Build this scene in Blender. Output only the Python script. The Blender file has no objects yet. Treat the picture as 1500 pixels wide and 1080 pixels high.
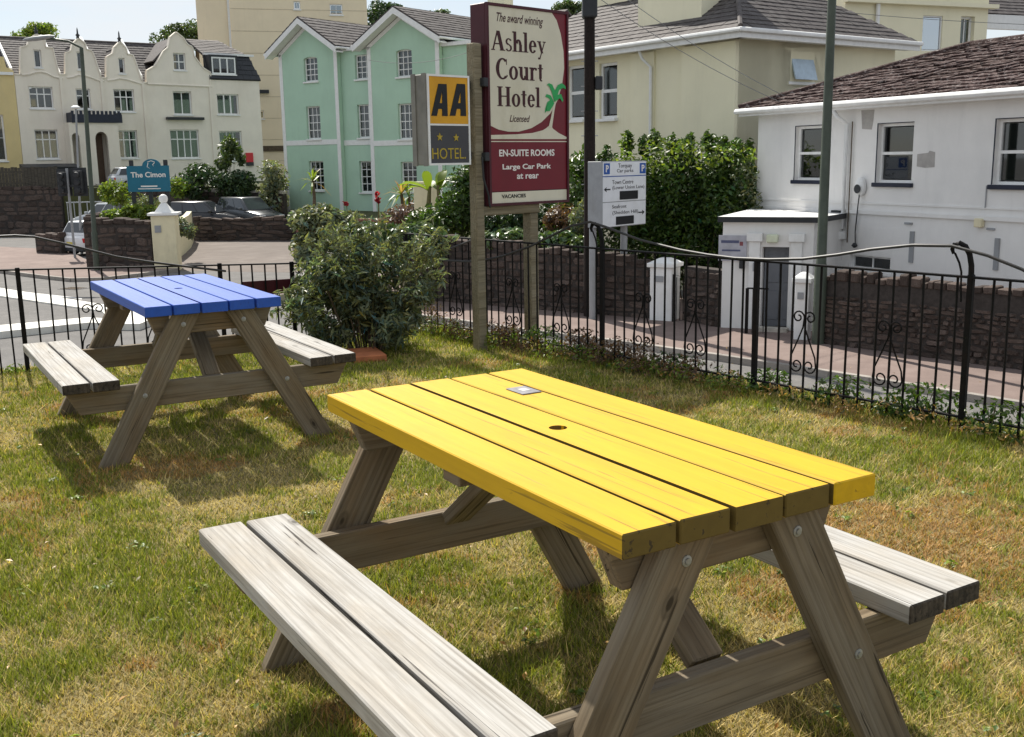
import bpy, bmesh, math, random
import numpy as np
from mathutils import Vector, Matrix
from mathutils.geometry import tessellate_polygon

random.seed(11)
rng = np.random.default_rng(11)
scene = bpy.context.scene
COL = scene.collection
R = math.radians

# ------------------------------------------------------------------ camera
FPX, PITCH, ROLL, EYE = 1550.0, R(11.16), 0.0156, 1.5
cf = Vector((0, math.cos(PITCH), -math.sin(PITCH)))
cr0 = Vector((1, 0, 0))
cd0 = cf.cross(cr0)
cr = math.cos(ROLL) * cr0 + math.sin(ROLL) * cd0
cd = -math.sin(ROLL) * cr0 + math.cos(ROLL) * cd0
CP = Vector((0, 0, EYE))
cam = bpy.data.objects.new('camera', bpy.data.cameras.new('camera'))
COL.objects.link(cam)
cam.data.sensor_width = 36
cam.data.lens = FPX / 1500 * 36
cam.data.clip_start = 0.05
cam.data.clip_end = 3000
cam.matrix_world = Matrix(((cr.x, -cd.x, -cf.x, CP.x), (cr.y, -cd.y, -cf.y, CP.y), (cr.z, -cd.z, -cf.z, CP.z), (0, 0, 0, 1)))
scene.camera = cam

# ------------------------------------------------------------------ sky and sun
SUN_AZ, SUN_EL = R(-26), R(46)
world = bpy.data.worlds.new('World')
scene.world = world
world.use_nodes = True
wn, wl = world.node_tree.nodes, world.node_tree.links
bg = wn['Background']
sky = wn.new('ShaderNodeTexSky')
sky.sky_type = 'NISHITA'
sky.sun_disc = False
sky.sun_elevation = SUN_EL
sky.sun_rotation = SUN_AZ
sky.air_density = 1.0
sky.dust_density = .3
sky.ozone_density = 1.0
tc = wn.new('ShaderNodeTexCoord')
mp = wn.new('ShaderNodeMapping'); mp.inputs['Scale'].default_value = (1, 1, 3.2)
nz = wn.new('ShaderNodeTexNoise'); nz.inputs['Scale'].default_value = 2.3; nz.inputs['Detail'].default_value = 7; nz.inputs['Roughness'].default_value = .6
rp = wn.new('ShaderNodeValToRGB')
rp.color_ramp.elements[0].position = .32; rp.color_ramp.elements[1].position = .62
rp.color_ramp.elements[0].color = (.25, .25, .25, 1); rp.color_ramp.elements[1].color = (.95, .95, .95, 1)
mx = wn.new('ShaderNodeMix'); mx.data_type = 'RGBA'
wl.new(tc.outputs['Generated'], mp.inputs['Vector']); wl.new(mp.outputs['Vector'], nz.inputs['Vector'])
wl.new(nz.outputs['Fac'], rp.inputs['Fac']); wl.new(rp.outputs['Color'], mx.inputs['Factor'])
wl.new(sky.outputs['Color'], mx.inputs['A']); mx.inputs['B'].default_value = (8.0, 8.4, 8.8, 1)
wl.new(mx.outputs['Result'], bg.inputs['Color'])
bg.inputs['Strength'].default_value = 0.07

sl = bpy.data.lights.new('sun', 'SUN')
sl.energy = 4.7; sl.angle = R(.55); sl.color = (1, .95, .86)
so = bpy.data.objects.new('sun', sl); COL.objects.link(so)
sd = Vector((math.sin(SUN_AZ) * math.cos(SUN_EL), math.cos(SUN_AZ) * math.cos(SUN_EL), math.sin(SUN_EL)))
so.rotation_euler = sd.to_track_quat('Z', 'Y').to_euler()
so.location = (-20, 40, 60)

scene.view_settings.view_transform = 'Standard'
scene.view_settings.look = 'None'
scene.view_settings.gamma = 1
scene.view_settings.use_curve_mapping = False
scene.view_settings.exposure = 0.62
scene.render.engine = 'CYCLES'
scene.cycles.max_bounces = 5
scene.cycles.diffuse_bounces = 3
scene.cycles.glossy_bounces = 2
scene.cycles.transmission_bounces = 3
scene.cycles.transparent_max_bounces = 6

# ------------------------------------------------------------------ measuring helpers (pixel of the 1500x1080 photograph -> real place)
def ray(px, py): return cf + (px - 750) / FPX * cr + (py - 540) / FPX * cd
def gnd(px, py, z): v = ray(px, py); return CP + v * ((z - EYE) / v.z)
def at(px, py, Y): v = ray(px, py); return CP + v * (Y / v.y)

class Face:
    """vertical plane through O with direction u (to the right as seen from the street)"""
    def __init__(s, O, u):
        s.O = Vector((O[0], O[1])); s.u = Vector(u).normalized(); s.n = Vector((s.u.y, -s.u.x))
        s.rot = math.atan2(s.u.y, s.u.x)
    def sz(s, px, py):
        v = ray(px, py); v2 = Vector((v.x, v.y)); c2 = Vector((CP.x, CP.y))
        t = (s.O - c2).dot(s.n) / v2.dot(s.n)
        return (c2 + t * v2 - s.O).dot(s.u), EYE + t * v.z
    def rect(s, x0, y0, x1, y1):
        a, b, c, d = s.sz(x0, y0), s.sz(x1, y0), s.sz(x1, y1), s.sz(x0, y1)
        return ((a[0] + d[0]) / 2, (b[0] + c[0]) / 2, (c[1] + d[1]) / 2, (a[1] + b[1]) / 2)
    def root(s, name, label, cat, group=None, z=0):
        return thing(name, label, cat, (s.O.x, s.O.y, z), s.rot, group)

# ------------------------------------------------------------------ object helpers
def tag(o, label=None, cat=None, group=None, kind=None):
    if label: o['label'] = label
    if cat: o['category'] = cat
    if group: o['group'] = group
    if kind: o['kind'] = kind
    return o
def thing(name, label, cat, loc=(0, 0, 0), rotz=0, group=None):
    o = bpy.data.objects.new(name, None); COL.objects.link(o)
    o.location = loc; o.rotation_euler = (0, 0, rotz); o.empty_display_size = .1
    return tag(o, label, cat, group)
def link(name, me, parent=None, mw=None):
    o = bpy.data.objects.new(name, me); COL.objects.link(o)
    if parent: o.parent = parent
    if mw is not None: o.matrix_local = mw
    return o

class MB:
    def __init__(s): s.v = []; s.f = []; s.m = []
    def add(s, v, f, mi=0):
        k = len(s.v); s.v += [tuple(p) for p in v]; s.f += [tuple(i + k for i in q) for q in f]; s.m += [mi] * len(f); return s
    def box(s, x0, x1, y0, y1, z0, z1, mi=0):
        return s.add([(x0, y0, z0), (x1, y0, z0), (x1, y1, z0), (x0, y1, z0), (x0, y0, z1), (x1, y0, z1), (x1, y1, z1), (x0, y1, z1)],
                     [(0, 3, 2, 1), (4, 5, 6, 7), (0, 1, 5, 4), (1, 2, 6, 5), (2, 3, 7, 6), (3, 0, 4, 7)], mi)
    def hexa(s, a, b, mi=0):           # two quads (4 points each) joined
        return s.add(list(a) + list(b), [(0, 3, 2, 1), (4, 5, 6, 7), (0, 1, 5, 4), (1, 2, 6, 5), (2, 3, 7, 6), (3, 0, 4, 7)], mi)
    def plate(s, poly, y0, y1, holes=(), mi=0):      # polygon in (x,z) extruded along y, with holes
        loops = [list(poly)] + [list(h) for h in holes]
        tri = tessellate_polygon([[Vector((p[0], p[1], 0)) for p in l] for l in loops])
        flat = [p for l in loops for p in l]; n = len(flat)
        v = [(p[0], y0, p[1]) for p in flat] + [(p[0], y1, p[1]) for p in flat]
        f = [t for t in tri] + [tuple(i + n for i in reversed(t)) for t in tri]
        k = 0
        for l in loops:
            m = len(l)
            for i in range(m): j = (i + 1) % m; f.append((k + i, k + j, k + j + n, k + i + n))
            k += m
        return s.add(v, f, mi)
    def tube(s, pts, r, n=8, mi=0, cap=True):
        pts = [Vector(p) for p in pts]; rs = r if isinstance(r, (list, tuple)) else [r] * len(pts)
        rings = []; up = None
        for i, p in enumerate(pts):
            d = (pts[min(i + 1, len(pts) - 1)] - pts[max(i - 1, 0)]).normalized()
            if up is None: up = Vector((0, 0, 1)) if abs(d.z) < .9 else Vector((1, 0, 0))
            a = d.cross(up).normalized(); b = d.cross(a).normalized(); up = -b if False else up
            if abs(d.dot(up)) > .98: up = a
            rings.append([p + rs[i] * (math.cos(2 * math.pi * k / n) * a + math.sin(2 * math.pi * k / n) * b) for k in range(n)])
        v = [q for g in rings for q in g]; f = []
        for i in range(len(pts) - 1):
            for k in range(n): l = (k + 1) % n; f.append((i * n + k, i * n + l, i * n + n + l, i * n + n + k))
        if cap: f += [tuple(reversed(range(n))), tuple(range((len(pts) - 1) * n, len(pts) * n))]
        return s.add(v, f, mi)
    def lathe(s, prof, c=(0, 0, 0), n=16, mi=0):
        v = [(c[0] + r * math.cos(2 * math.pi * k / n), c[1] + r * math.sin(2 * math.pi * k / n), c[2] + z) for r, z in prof for k in range(n)]
        f = [(i * n + k, i * n + (k + 1) % n, i * n + n + (k + 1) % n, i * n + n + k) for i in range(len(prof) - 1) for k in range(n)]
        f += [tuple(reversed(range(n))), tuple(range((len(prof) - 1) * n, len(prof) * n))]
        return s.add(v, f, mi)
    def mesh(s, name, mats, smooth=False, bevel=0, fix=True):
        me = bpy.data.meshes.new(name); me.from_pydata(s.v, [], s.f)
        mats = mats if isinstance(mats, (list, tuple)) else [mats]
        for m in mats: me.materials.append(m)
        for p, i in zip(me.polygons, s.m): p.material_index = i
        if fix or bevel:
            bm = bmesh.new(); bm.from_mesh(me)
            if fix: bmesh.ops.recalc_face_normals(bm, faces=bm.faces)
            if bevel: bmesh.ops.bevel(bm, geom=bm.edges[:], offset=bevel, segments=1, affect='EDGES', profile=.5)
            bm.to_mesh(me); bm.free()
        if smooth:
            me.shade_smooth()
            try: me.set_sharp_from_angle(angle=R(40))
            except Exception: pass
        return me
    def build(s, name, mats, parent=None, mw=None, smooth=False, bevel=0, fix=True):
        return link(name, s.mesh(name, mats, smooth, bevel, fix), parent, mw)

def bake(o):                      # FONT object -> list of verts, faces
    dg = bpy.context.evaluated_depsgraph_get(); dg.update()
    me = bpy.data.meshes.new_from_object(o.evaluated_get(dg)); return me
def text(body, rect, mat, parent, y, depth=.003, shear=0, bold=0, name='lettering', space=1.0):
    cu = bpy.data.curves.new('txt', 'FONT'); cu.body = body; cu.extrude = .02; cu.shear = shear; cu.offset = bold; cu.space_character = space
    cu.resolution_u = 3
    o = bpy.data.objects.new('txt', cu); COL.objects.link(o)
    me = bake(o); bpy.data.objects.remove(o); bpy.data.curves.remove(cu)
    co = np.array([v.co[:] for v in me.vertices])
    a, b = co.min(0), co.max(0); s0, s1, z0, z1 = rect
    n = np.empty_like(co)
    n[:, 0] = s0 + (co[:, 0] - a[0]) / (b[0] - a[0]) * (s1 - s0)
    n[:, 2] = z0 + (co[:, 1] - a[1]) / (b[1] - a[1]) * (z1 - z0)
    n[:, 1] = y - depth * (co[:, 2] - a[2]) / (b[2] - a[2])
    me.vertices.foreach_set('co', n.ravel()); me.update()
    me.materials.clear(); me.materials.append(mat); me.name = name
    bm = bmesh.new(); bm.from_mesh(me); bmesh.ops.recalc_face_normals(bm, faces=bm.faces); bm.to_mesh(me); bm.free()
    return link(name, me, parent)

# ------------------------------------------------------------------ materials
class NT:
    def __init__(s, name):
        s.m = bpy.data.materials.new(name); s.m.use_nodes = True
        s.n = s.m.node_tree.nodes; s.l = s.m.node_tree.links; s.b = s.n['Principled BSDF']
        s.out = s.n['Material Output']
    def new(s, t, **k):
        n = s.n.new('ShaderNode' + t)
        for a, b in k.items():
            if a in n.inputs: s.set(n.inputs[a], b)
            else: setattr(n, a, b)
        return n
    def set(s, i, v):
        if isinstance(v, bpy.types.NodeSocket): s.l.new(v, i)
        else: i.default_value = v
    def coords(s, scale=(1, 1, 1), rand=False, kind='Object'):
        t = s.new('TexCoord'); vec = t.outputs[kind]
        if rand:
            oi = s.new('ObjectInfo'); ml = s.new('Math', operation='MULTIPLY'); s.l.new(oi.outputs['Random'], ml.inputs[0]); ml.inputs[1].default_value = 37.0
            ad = s.new('VectorMath', operation='ADD'); s.l.new(vec, ad.inputs[0]); s.l.new(ml.outputs[0], ad.inputs[1]); vec = ad.outputs[0]
        mp = s.new('Mapping'); s.l.new(vec, mp.inputs['Vector']); mp.inputs['Scale'].default_value = scale
        return mp.outputs['Vector']
    def noise(s, vec, scale=5, detail=5, rough=.6, dist=0):
        n = s.new('TexNoise'); s.l.new(vec, n.inputs['Vector'])
        n.inputs['Scale'].default_value = scale; n.inputs['Detail'].default_value = detail; n.inputs['Roughness'].default_value = rough; n.inputs['Distortion'].default_value = dist
        return n.outputs['Fac']
    def ramp(s, fac, stops):
        r = s.new('ValToRGB'); s.l.new(fac, r.inputs['Fac']); e = r.color_ramp.elements
        while len(e) < len(stops): e.new(.5)
        for el, (p, c) in zip(e, stops):
            el.position = p; el.color = (c, c, c, 1) if isinstance(c, (int, float)) else (*c, 1)
        return r.outputs['Color']
    def mix(s, fac, a, b, blend='MIX'):
        m = s.new('Mix', data_type='RGBA', blend_type=blend)
        for key, v in (('Factor', fac), ('A', a), ('B', b)):
            if isinstance(v, bpy.types.NodeSocket): s.l.new(v, m.inputs[key])
            elif key == 'Factor': m.inputs[key].default_value = v
            else: m.inputs[key].default_value = (*v, 1) if isinstance(v, tuple) else (v, v, v, 1)
        return m.outputs['Result']
    def bump(s, h, strength=.4, dist=.01):
        b = s.new('Bump'); b.inputs['Strength'].default_value = strength; b.inputs['Distance'].default_value = dist
        s.l.new(h, b.inputs['Height']); s.l.new(b.outputs['Normal'], s.b.inputs['Normal'])
    def objrand(s, lo, hi):
        oi = s.new('ObjectInfo'); mr = s.new('MapRange'); s.l.new(oi.outputs['Random'], mr.inputs['Value'])
        mr.inputs['To Min'].default_value = lo; mr.inputs['To Max'].default_value = hi; return mr.outputs['Result']
    def done(s, col, rough=.7, spec=.3, metal=0):
        if isinstance(col, tuple): s.b.inputs['Base Color'].default_value = (*col, 1)
        else: s.l.new(col, s.b.inputs['Base Color'])
        s.set(s.b.inputs['Roughness'], rough); s.b.inputs['Specular IOR Level'].default_value = spec; s.b.inputs['Metallic'].default_value = metal
        return s.m
def dk(c, k): return tuple(min(1, x * k) for x in c)

def M(name, col, rough=.7, var=.18, scale=4, bump=.0, bscale=40, rand=0, metal=0, spec=.3, stretch=(1, 1, 1), dirt=None, dirtamt=.5, streak=0):
    t = NT(name); v = t.coords(stretch, rand > 0)
    c = t.ramp(t.noise(v, scale, 6), [(.3, dk(col, 1 - var)), (.7, dk(col, 1 + var))])
    if dirt:
        d = t.ramp(t.noise(t.coords((1, 1, .35)), scale * .6, 8, .68), [(.5, 0.0), (.72, dirtamt)])
        c = t.mix(d, c, dirt)
    if streak:
        c = t.mix(t.ramp(t.noise(t.coords((1.5, 1.5, .16)), 1.3, 9, .74), [(.54, 0.0), (.82, streak)]), c, dk(col, .62))
        c = t.mix(t.ramp(t.noise(t.coords((1, 1, 1)), .55, 5, .6), [(.5, 0.0), (.7, streak * .6)]), c, dk(col, .78))
    if rand: 
        m = t.new('Mix', data_type='RGBA', blend_type='MULTIPLY'); m.inputs['Factor'].default_value = 1
        t.l.new(c, m.inputs['A']); cb = t.new('CombineColor'); r = t.objrand(1 - rand, 1 + rand)
        for k in ('Red', 'Green', 'Blue'): t.l.new(r, cb.inputs[k])
        t.l.new(cb.outputs[0], m.inputs['B']); c = m.outputs['Result']
    if bump: t.bump(t.noise(t.coords(stretch), bscale, 6), bump, .01)
    return t.done(c, rough, spec, metal)

def wood(name, dark, light, grey=None, rough=.85, crack=.7, tan=None, line=.35):
    t = NT(name)
    v = t.coords((1.1, 13, 13), True); v2 = t.coords((2.6, 130, 130), True); v3 = t.coords((3.2, 8, 8), True)
    g = t.noise(v, 1.6, 5, .6, 1.3); fine = t.noise(v2, 1.3, 5, .65)
    wv = t.new('TexWave', wave_type='BANDS', bands_direction='Y'); t.l.new(t.coords((.32, 4.2, 4.2), True), wv.inputs['Vector'])
    wv.inputs['Scale'].default_value = 3.4; wv.inputs['Distortion'].default_value = 7; wv.inputs['Detail'].default_value = 3; wv.inputs['Detail Scale'].default_value = .7
    c = t.ramp(g, [(.28, dark), (.72, light)])
    if grey: c = t.mix(t.ramp(t.noise(v3, .55, 4), [(.4, 0.0), (.62, .7)]), c, grey)
    if tan: c = t.mix(t.ramp(t.noise(t.coords((2, 6, 6), True), .9, 5), [(.5, 0.0), (.72, .6)]), c, tan)
    c = t.mix(t.ramp(wv.outputs['Fac'], [(.05, line), (.4, 0.0)]), c, dk(dark, .8))
    c = t.mix(t.ramp(fine, [(.34, line * 1.3), (.5, 0.0)]), c, dk(dark, .65))
    ln_ = t.ramp(t.noise(t.coords((.8, 75, 75), True), 1.25, 3, .5, .5), [(.385, line * 1.5), (.43, 0.0)])
    c = t.mix(ln_, c, dk(dark, .62))
    vo = t.new('TexVoronoi'); t.l.new(t.coords((3.6, 7.5, 0), True), vo.inputs['Vector']); vo.inputs['Scale'].default_value = 1.0
    sc_ = t.new('SeparateColor'); t.l.new(vo.outputs['Color'], sc_.inputs[0])
    pick = t.ramp(sc_.outputs[0], [(.5, 0.0), (.51, 1.0)])
    ring = t.mix(1.0, t.ramp(vo.outputs['Distance'], [(.05, .95), (.075, .35), (.12, .45), (.15, 0.0)]), pick, 'MULTIPLY')
    c = t.mix(ring, c, dk(dark, .38))
    cr_ = t.ramp(t.noise(t.coords((1.0, 42, 42), True), 1.0, 4, .55, .6), [(.335, crack), (.35, 0.0)])
    c = t.mix(cr_, c, dk(dark, .22))
    h = t.mix(.5, wv.outputs['Fac'], fine); h = t.mix(ln_, h, 0.2); h = t.mix(cr_, h, 0.0); t.bump(h, .5, .004)
    return t.done(c, rough, .2)
def painted(name, col, worn, rough=.42, amt=.5):
    t = NT(name); v = t.coords((1.0, 15, 15), True)
    g = t.noise(v, 1.5, 5, .6, .8)
    c = t.ramp(g, [(.3, dk(col, .90)), (.7, dk(col, 1.06))])
    cr_ = t.ramp(t.noise(t.coords((1.5, 60, 60), True), 1.0, 4, .55, .5), [(.335, amt), (.375, 0.0)])
    c = t.mix(cr_, c, worn)
    c = t.mix(t.ramp(t.noise(t.coords((1.3, 4, 4), True), 1.7, 7, .7), [(.52, 0.0), (.8, .2)]), c, dk(worn, 1.8))
    ch = t.ramp(t.noise(t.coords((1, 1.6, 1), True), 13, 8, .75), [(.295, amt), (.315, 0.0)])
    c = t.mix(ch, c, worn)
    h = t.mix(cr_, g, 0.0); t.bump(h, .35, .003)
    return t.done(c, rough, .25)
def leafmat(name, col, tr=.35, rough=.45, spec=.4):
    t = NT(name); a = t.new('Attribute', attribute_name='Col')
    c = t.mix(1.0, a.outputs['Color'], col, 'MULTIPLY')
    t.done(c, rough, spec)
    tl = t.new('BsdfTranslucent'); t.l.new(t.mix(1.0, c, (1.15, 1.25, .55), 'MULTIPLY'), tl.inputs['Color'])
    ms = t.new('MixShader'); ms.inputs[0].default_value = tr
    t.l.new(t.b.outputs[0], ms.inputs[1]); t.l.new(tl.outputs[0], ms.inputs[2]); t.l.new(ms.outputs[0], t.out.inputs['Surface'])
    return t.m
def glassmat(name, tint=(.55, .6, .62), base=.22):
    t = NT(name); t.n.remove(t.b)
    gl = t.new('BsdfGlossy'); gl.inputs['Roughness'].default_value = .03; gl.inputs['Color'].default_value = (.9, .93, .95, 1)
    tr = t.new('BsdfTransparent'); tr.inputs['Color'].default_value = (*tint, 1)
    lw = t.new('LayerWeight'); lw.inputs['Blend'].default_value = .18
    mr = t.new('MapRange'); t.l.new(lw.outputs['Fresnel'], mr.inputs['Value']); mr.inputs['To Min'].default_value = base; mr.inputs['To Max'].default_value = .75
    ms = t.new('MixShader'); t.l.new(mr.outputs[0], ms.inputs[0]); t.l.new(tr.outputs[0], ms.inputs[1]); t.l.new(gl.outputs[0], ms.inputs[2])
    t.l.new(ms.outputs[0], t.out.inputs['Surface']); return t.m

WOOD_LEG = wood('weathered_leg_wood', (.115, .085, .052), (.245, .19, .122), (.215, .185, .14), crack=.8, tan=(.22, .14, .068), line=.28)
WOOD_SEAT = wood('weathered_seat_wood', (.30, .275, .24), (.50, .475, .435), (.49, .485, .47), crack=1.0, tan=(.42, .36, .28), line=.3)
WOOD_END = wood('dark_weathered_end', (.03, .025, .02), (.10, .08, .06))
WOOD_POST = wood('weathered_post_wood', (.16, .13, .08), (.33, .28, .19), (.25, .225, .165), crack=.4)
YELLOW = painted('yellow_paint', (.60, .36, .007), (.16, .095, .015), .58, .6)
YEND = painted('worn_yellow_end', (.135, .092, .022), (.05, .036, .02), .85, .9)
BLUE = painted('blue_paint', (.024, .09, .42), (.03, .045, .16), .45, .4)
IRON = M('black_iron', (.008, .0075, .0075), .65, .3, 30, rand=.2, dirt=(.04, .016, .010), dirtamt=.3, spec=.12)
IRON_LIGHT = M('worn_iron', (.022, .021, .021), .55, .4, 18, dirt=(.05, .03, .025), spec=.5)
STEEL = M('galvanised_steel', (.42, .43, .44), .4, .15, 12, metal=.6)
BOLT = M('zinc_bolt', (.33, .33, .32), .5, .3, 40, metal=.6)
WHITE_R = M('white_render', (.79, .775, .755), .85, .05, 1.2, .12, 60, dirt=(.60, .60, .59), dirtamt=.35, streak=.3)
CREAM_R = M('pale_yellow_render', (.82, .77, .57), .88, .04, .8, .08, 50, dirt=(.66, .61, .43), dirtamt=.3, streak=.3)
TERR_R = M('cream_render', (.79, .725, .63), .88, .06, .7, .1, 40, dirt=(.60, .52, .42), dirtamt=.4, streak=.3)
TERR_Y = M('yellow_render', (.66, .53, .27), .88, .06, .7, .1, 40, dirt=(.5, .42, .28), streak=.3)
TOWER_R = M('buff_panel_render', (.80, .68, .49), .88, .04, .6, dirt=(.70, .59, .43), streak=.3)
MINT_R = M('mint_render', (.43, .61, .475), .85, .05, .7, .08, 40, dirt=(.39, .54, .44), dirtamt=.35, streak=.3)
WHITE_P = M('white_paint', (.78, .78, .77), .5, .06, 6, dirt=(.55, .54, .5), dirtamt=.3)
CREAM_P = M('cream_paint', (.74, .67, .46), .7, .06, 3, .1, 40, dirt=(.5, .44, .3), streak=.3)
STONE = M('rubble_stone', (.078, .057, .048), .95, .5, 9, .6, 25, rand=.4, dirt=(.105, .09, .078))
STONE_L = M('coping_stone', (.42, .39, .34), .9, .25, 6, .4, 25, rand=.25)
MORTAR = M('dark_mortar', (.05, .042, .038), .95, .3, 14, .3, 30)
SLATE = M('grey_slate', (.085, .074, .072), .8, .35, 7, .2, 30, dirt=(.17, .16, .15), dirtamt=.7)
def mossy():
    t = NT('mossy_tile'); v = t.coords((1, 1, 1), True, 'Object'); g = t.coords((1, 1, 1), False, 'Generated')
    geo = t.new('NewGeometry'); w = geo.outputs['Position']
    c = t.ramp(t.noise(w, 5.5, 9, .72), [(.33, (.016, .009, .010)), (.46, (.055, .033, .032)), (.57, (.11, .075, .068)), (.7, (.24, .20, .19))])
    c = t.mix(t.ramp(t.noise(w, 13, 4, .65), [(.555, 0.0), (.63, .9)]), c, (.33, .29, .275))
    c = t.mix(t.ramp(t.noise(w, .8, 4, .6), [(.45, 0.0), (.7, .55)]), c, (.035, .02, .014))
    t.bump(t.noise(w, 26, 6, .7), .9, .03); return t.done(c, .95, .15)
TILE = mossy()
TILE_S = M('tile_bedding', (.09, .06, .055), .95, .3, 6)
DARKF = M('charcoal_paint', (.03, .032, .036), .5, .2, 8)
NAVY = M('navy_paint', (.018, .022, .04), .5, .2, 8)
GREYDOOR = M('grey_door_paint', (.17, .18, .20), .5, .1, 4)
GLASS = glassmat('window_glass', (.42, .45, .46), .07)
GLASSD = glassmat('dark_window_glass', (.25, .28, .29), .09)
CURTAIN = M('net_curtain', (.72, .71, .70), .9, .15, 14, stretch=(6, 6, .3))
POLE_W = wood('tarred_pole_wood', (.012, .009, .008), (.035, .024, .02))
LAMPG = M('green_grey_steel', (.06, .074, .055), .5, .15, 6, dirt=(.11, .12, .095))
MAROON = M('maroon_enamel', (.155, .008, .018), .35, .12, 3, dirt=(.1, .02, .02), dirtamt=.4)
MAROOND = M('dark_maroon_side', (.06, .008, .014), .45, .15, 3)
SIGNCREAM = M('stained_cream_panel', (.66, .62, .49), .45, .06, 3, dirt=(.44, .40, .26), dirtamt=.75)
INKM = M('dark_maroon_ink', (.045, .008, .012), .5, .05, 5)
INKK = M('black_ink', (.012, .013, .016), .5, .05, 5)
INKW = M('white_ink', (.78, .74, .70), .5, .04, 5)
PALMG = M('green_ink', (.03, .36, .10), .5, .08, 5)
AAY = M('amber_enamel', (.66, .33, .012), .35, .08, 4, dirt=(.5, .22, .01), dirtamt=.4)
AAK = M('charcoal_enamel', (.055, .055, .062), .35, .1, 4)
AAT = M('dull_gold_ink', (.42, .31, .035), .5, .1, 6)
SIGNGREY = M('grey_sign_casing', (.30, .31, .325), .5, .1, 5, dirt=(.22, .22, .21))
AASIDE = M('ribbed_grey_casing', (.21, .20, .175), .6, .2, 6, dirt=(.12, .11, .09))
SIGNWHITE = M('white_sign_face', (.74, .76, .80), .4, .05, 4, dirt=(.6, .6, .6), dirtamt=.3)
SIGNBLUE = M('blue_sign_ink', (.02, .09, .36), .4, .06, 5)
TEAL = M('teal_sign_paint', (.015, .135, .21), .4, .08, 3)
TYRE = M('tyre_rubber', (.018, .018, .019), .85, .2, 20)
RIM = M('alloy_rim', (.45, .46, .47), .35, .1, 10, metal=.8)
REDL = M('red_tail_lamp', (.5, .015, .02), .2, .05, 5)
CLEARL = M('clear_lamp', (.8, .8, .78), .1, .05, 5)
REDBOX = M('red_box_paint', (.55, .03, .04), .4, .06, 5)
BARK = M('bark', (.10, .075, .05), .9, .4, 12, .7, 25)
STEM = M('green_brown_stem', (.13, .12, .05), .8, .3, 14)
TERRA = M('terracotta_slab', (.46, .16, .07), .85, .2, 9, .3, 40)
LEAF_BUSH = leafmat('bush_leaf', (.165, .2, .12), .35, .5, .35)
LEAF_LAUREL = leafmat('laurel_leaf', (.06, .105, .02), .35, .42, .4)
LEAF_IVY = leafmat('ivy_leaf', (.085, .13, .048), .25, .34, .5)
LEAF_DARK = leafmat('evergreen_leaf', (.040, .075, .025), .25)
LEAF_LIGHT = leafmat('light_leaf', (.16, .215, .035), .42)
LEAF_GREY = leafmat('grey_green_leaf', (.185, .205, .12), .32)
LEAF_TREE = leafmat('tree_leaf', (.075, .11, .035), .35)
LEAF_RED = leafmat('reddish_leaf', (.15, .085, .05), .3)
LEAF_DRY = leafmat('dry_leaf', (.42, .26, .10), .3)
PETAL_RED = leafmat('red_petal', (.32, .012, .022), .3)
GRASS = leafmat('grass_blade', (1, 1, 1), .3, .6, .2)

# ------------------------------------------------------------------ building kit (local frame of a Face: x along the front, y into the building, z up)
def struct(o): o['kind'] = 'structure'; return o
def rectp(s0, s1, z0, z1): return [(s0, z0), (s1, z0), (s1, z1), (s0, z1)]
def archp(s0, s1, z0, z1, rise, n=8):
    c = (s0 + s1) / 2; w = (s1 - s0) / 2
    return [(s0, z0), (s1, z0)] + [(c + w * math.cos(a), z1 - rise + rise * math.sin(a)) for a in [math.pi * k / n for k in range(n + 1)]]
def window(parent, r, cols=1, rows=1, mat=None, glass=None, y=.09, fr=.06, bar=.035, sill=.1, curtain=0, rowsplit=None, sillmat=None, depth=.06, tilt=0):
    s0, s1, z0, z1 = r; mat = mat or WHITE_P; glass = glass or GLASS
    mb = MB()
    mb.box(s0, s0 + fr, y, y + depth, z0, z1); mb.box(s1 - fr, s1, y, y + depth, z0, z1)
    mb.box(s0 + fr, s1 - fr, y, y + depth, z0, z0 + fr); mb.box(s0 + fr, s1 - fr, y, y + depth, z1 - fr, z1)
    xs = [s0 + fr + (s1 - s0 - 2 * fr) * i / cols for i in range(cols + 1)]
    rs = rowsplit or [i / rows for i in range(rows + 1)]
    zs = [z0 + fr + (z1 - z0 - 2 * fr) * t for t in rs]
    for x in xs[1:-1]: mb.box(x - bar / 2, x + bar / 2, y + .006, y + depth - .006, z0 + fr, z1 - fr)
    for z in zs[1:-1]:
        for i in range(cols): mb.box(xs[i] + (bar / 2 if i else 0), xs[i + 1] - (bar / 2 if i < cols - 1 else 0), y + .003, y + depth - .003, z - bar / 2, z + bar / 2)
    w = mb.build('window', mat, parent)
    for i in range(cols):
        for j in range(len(zs) - 1):
            MB().box(xs[i] + bar * .4, xs[i + 1] - bar * .4, y + depth * .5, y + depth * .5 + .008, zs[j] + bar * .4, zs[j + 1] - bar * .4).build('pane', glass, w)
    if sill: MB().box(s0 - .06, s1 + .06, -sill, y - .002, z0 - .09, z0 - .002).build('sill', sillmat or WHITE_P, w, bevel=.01)
    if curtain:
        n = 24; v = []; f = []
        spans = [(s0 + .04, s1 - .04)] if curtain == 1 else [(s0 + .04, s0 + (s1 - s0) * .3), (s1 - (s1 - s0) * .3, s1 - .04)]
        for a, b in spans:
            k0 = len(v)
            for i in range(n + 1):
                x = a + (b - a) * i / n; yy = y + .2 + .025 * math.sin(i * 2.1)
                v += [(x, yy, z0 + .02), (x, yy, z1 - .02)]
            f += [(k0 + 2 * i, k0 + 2 * i + 2, k0 + 2 * i + 3, k0 + 2 * i + 1) for i in range(n)]
        mb = MB(); mb.add(v, f); mb.build('curtain', CURTAIN, w, fix=False)
    return w
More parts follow.
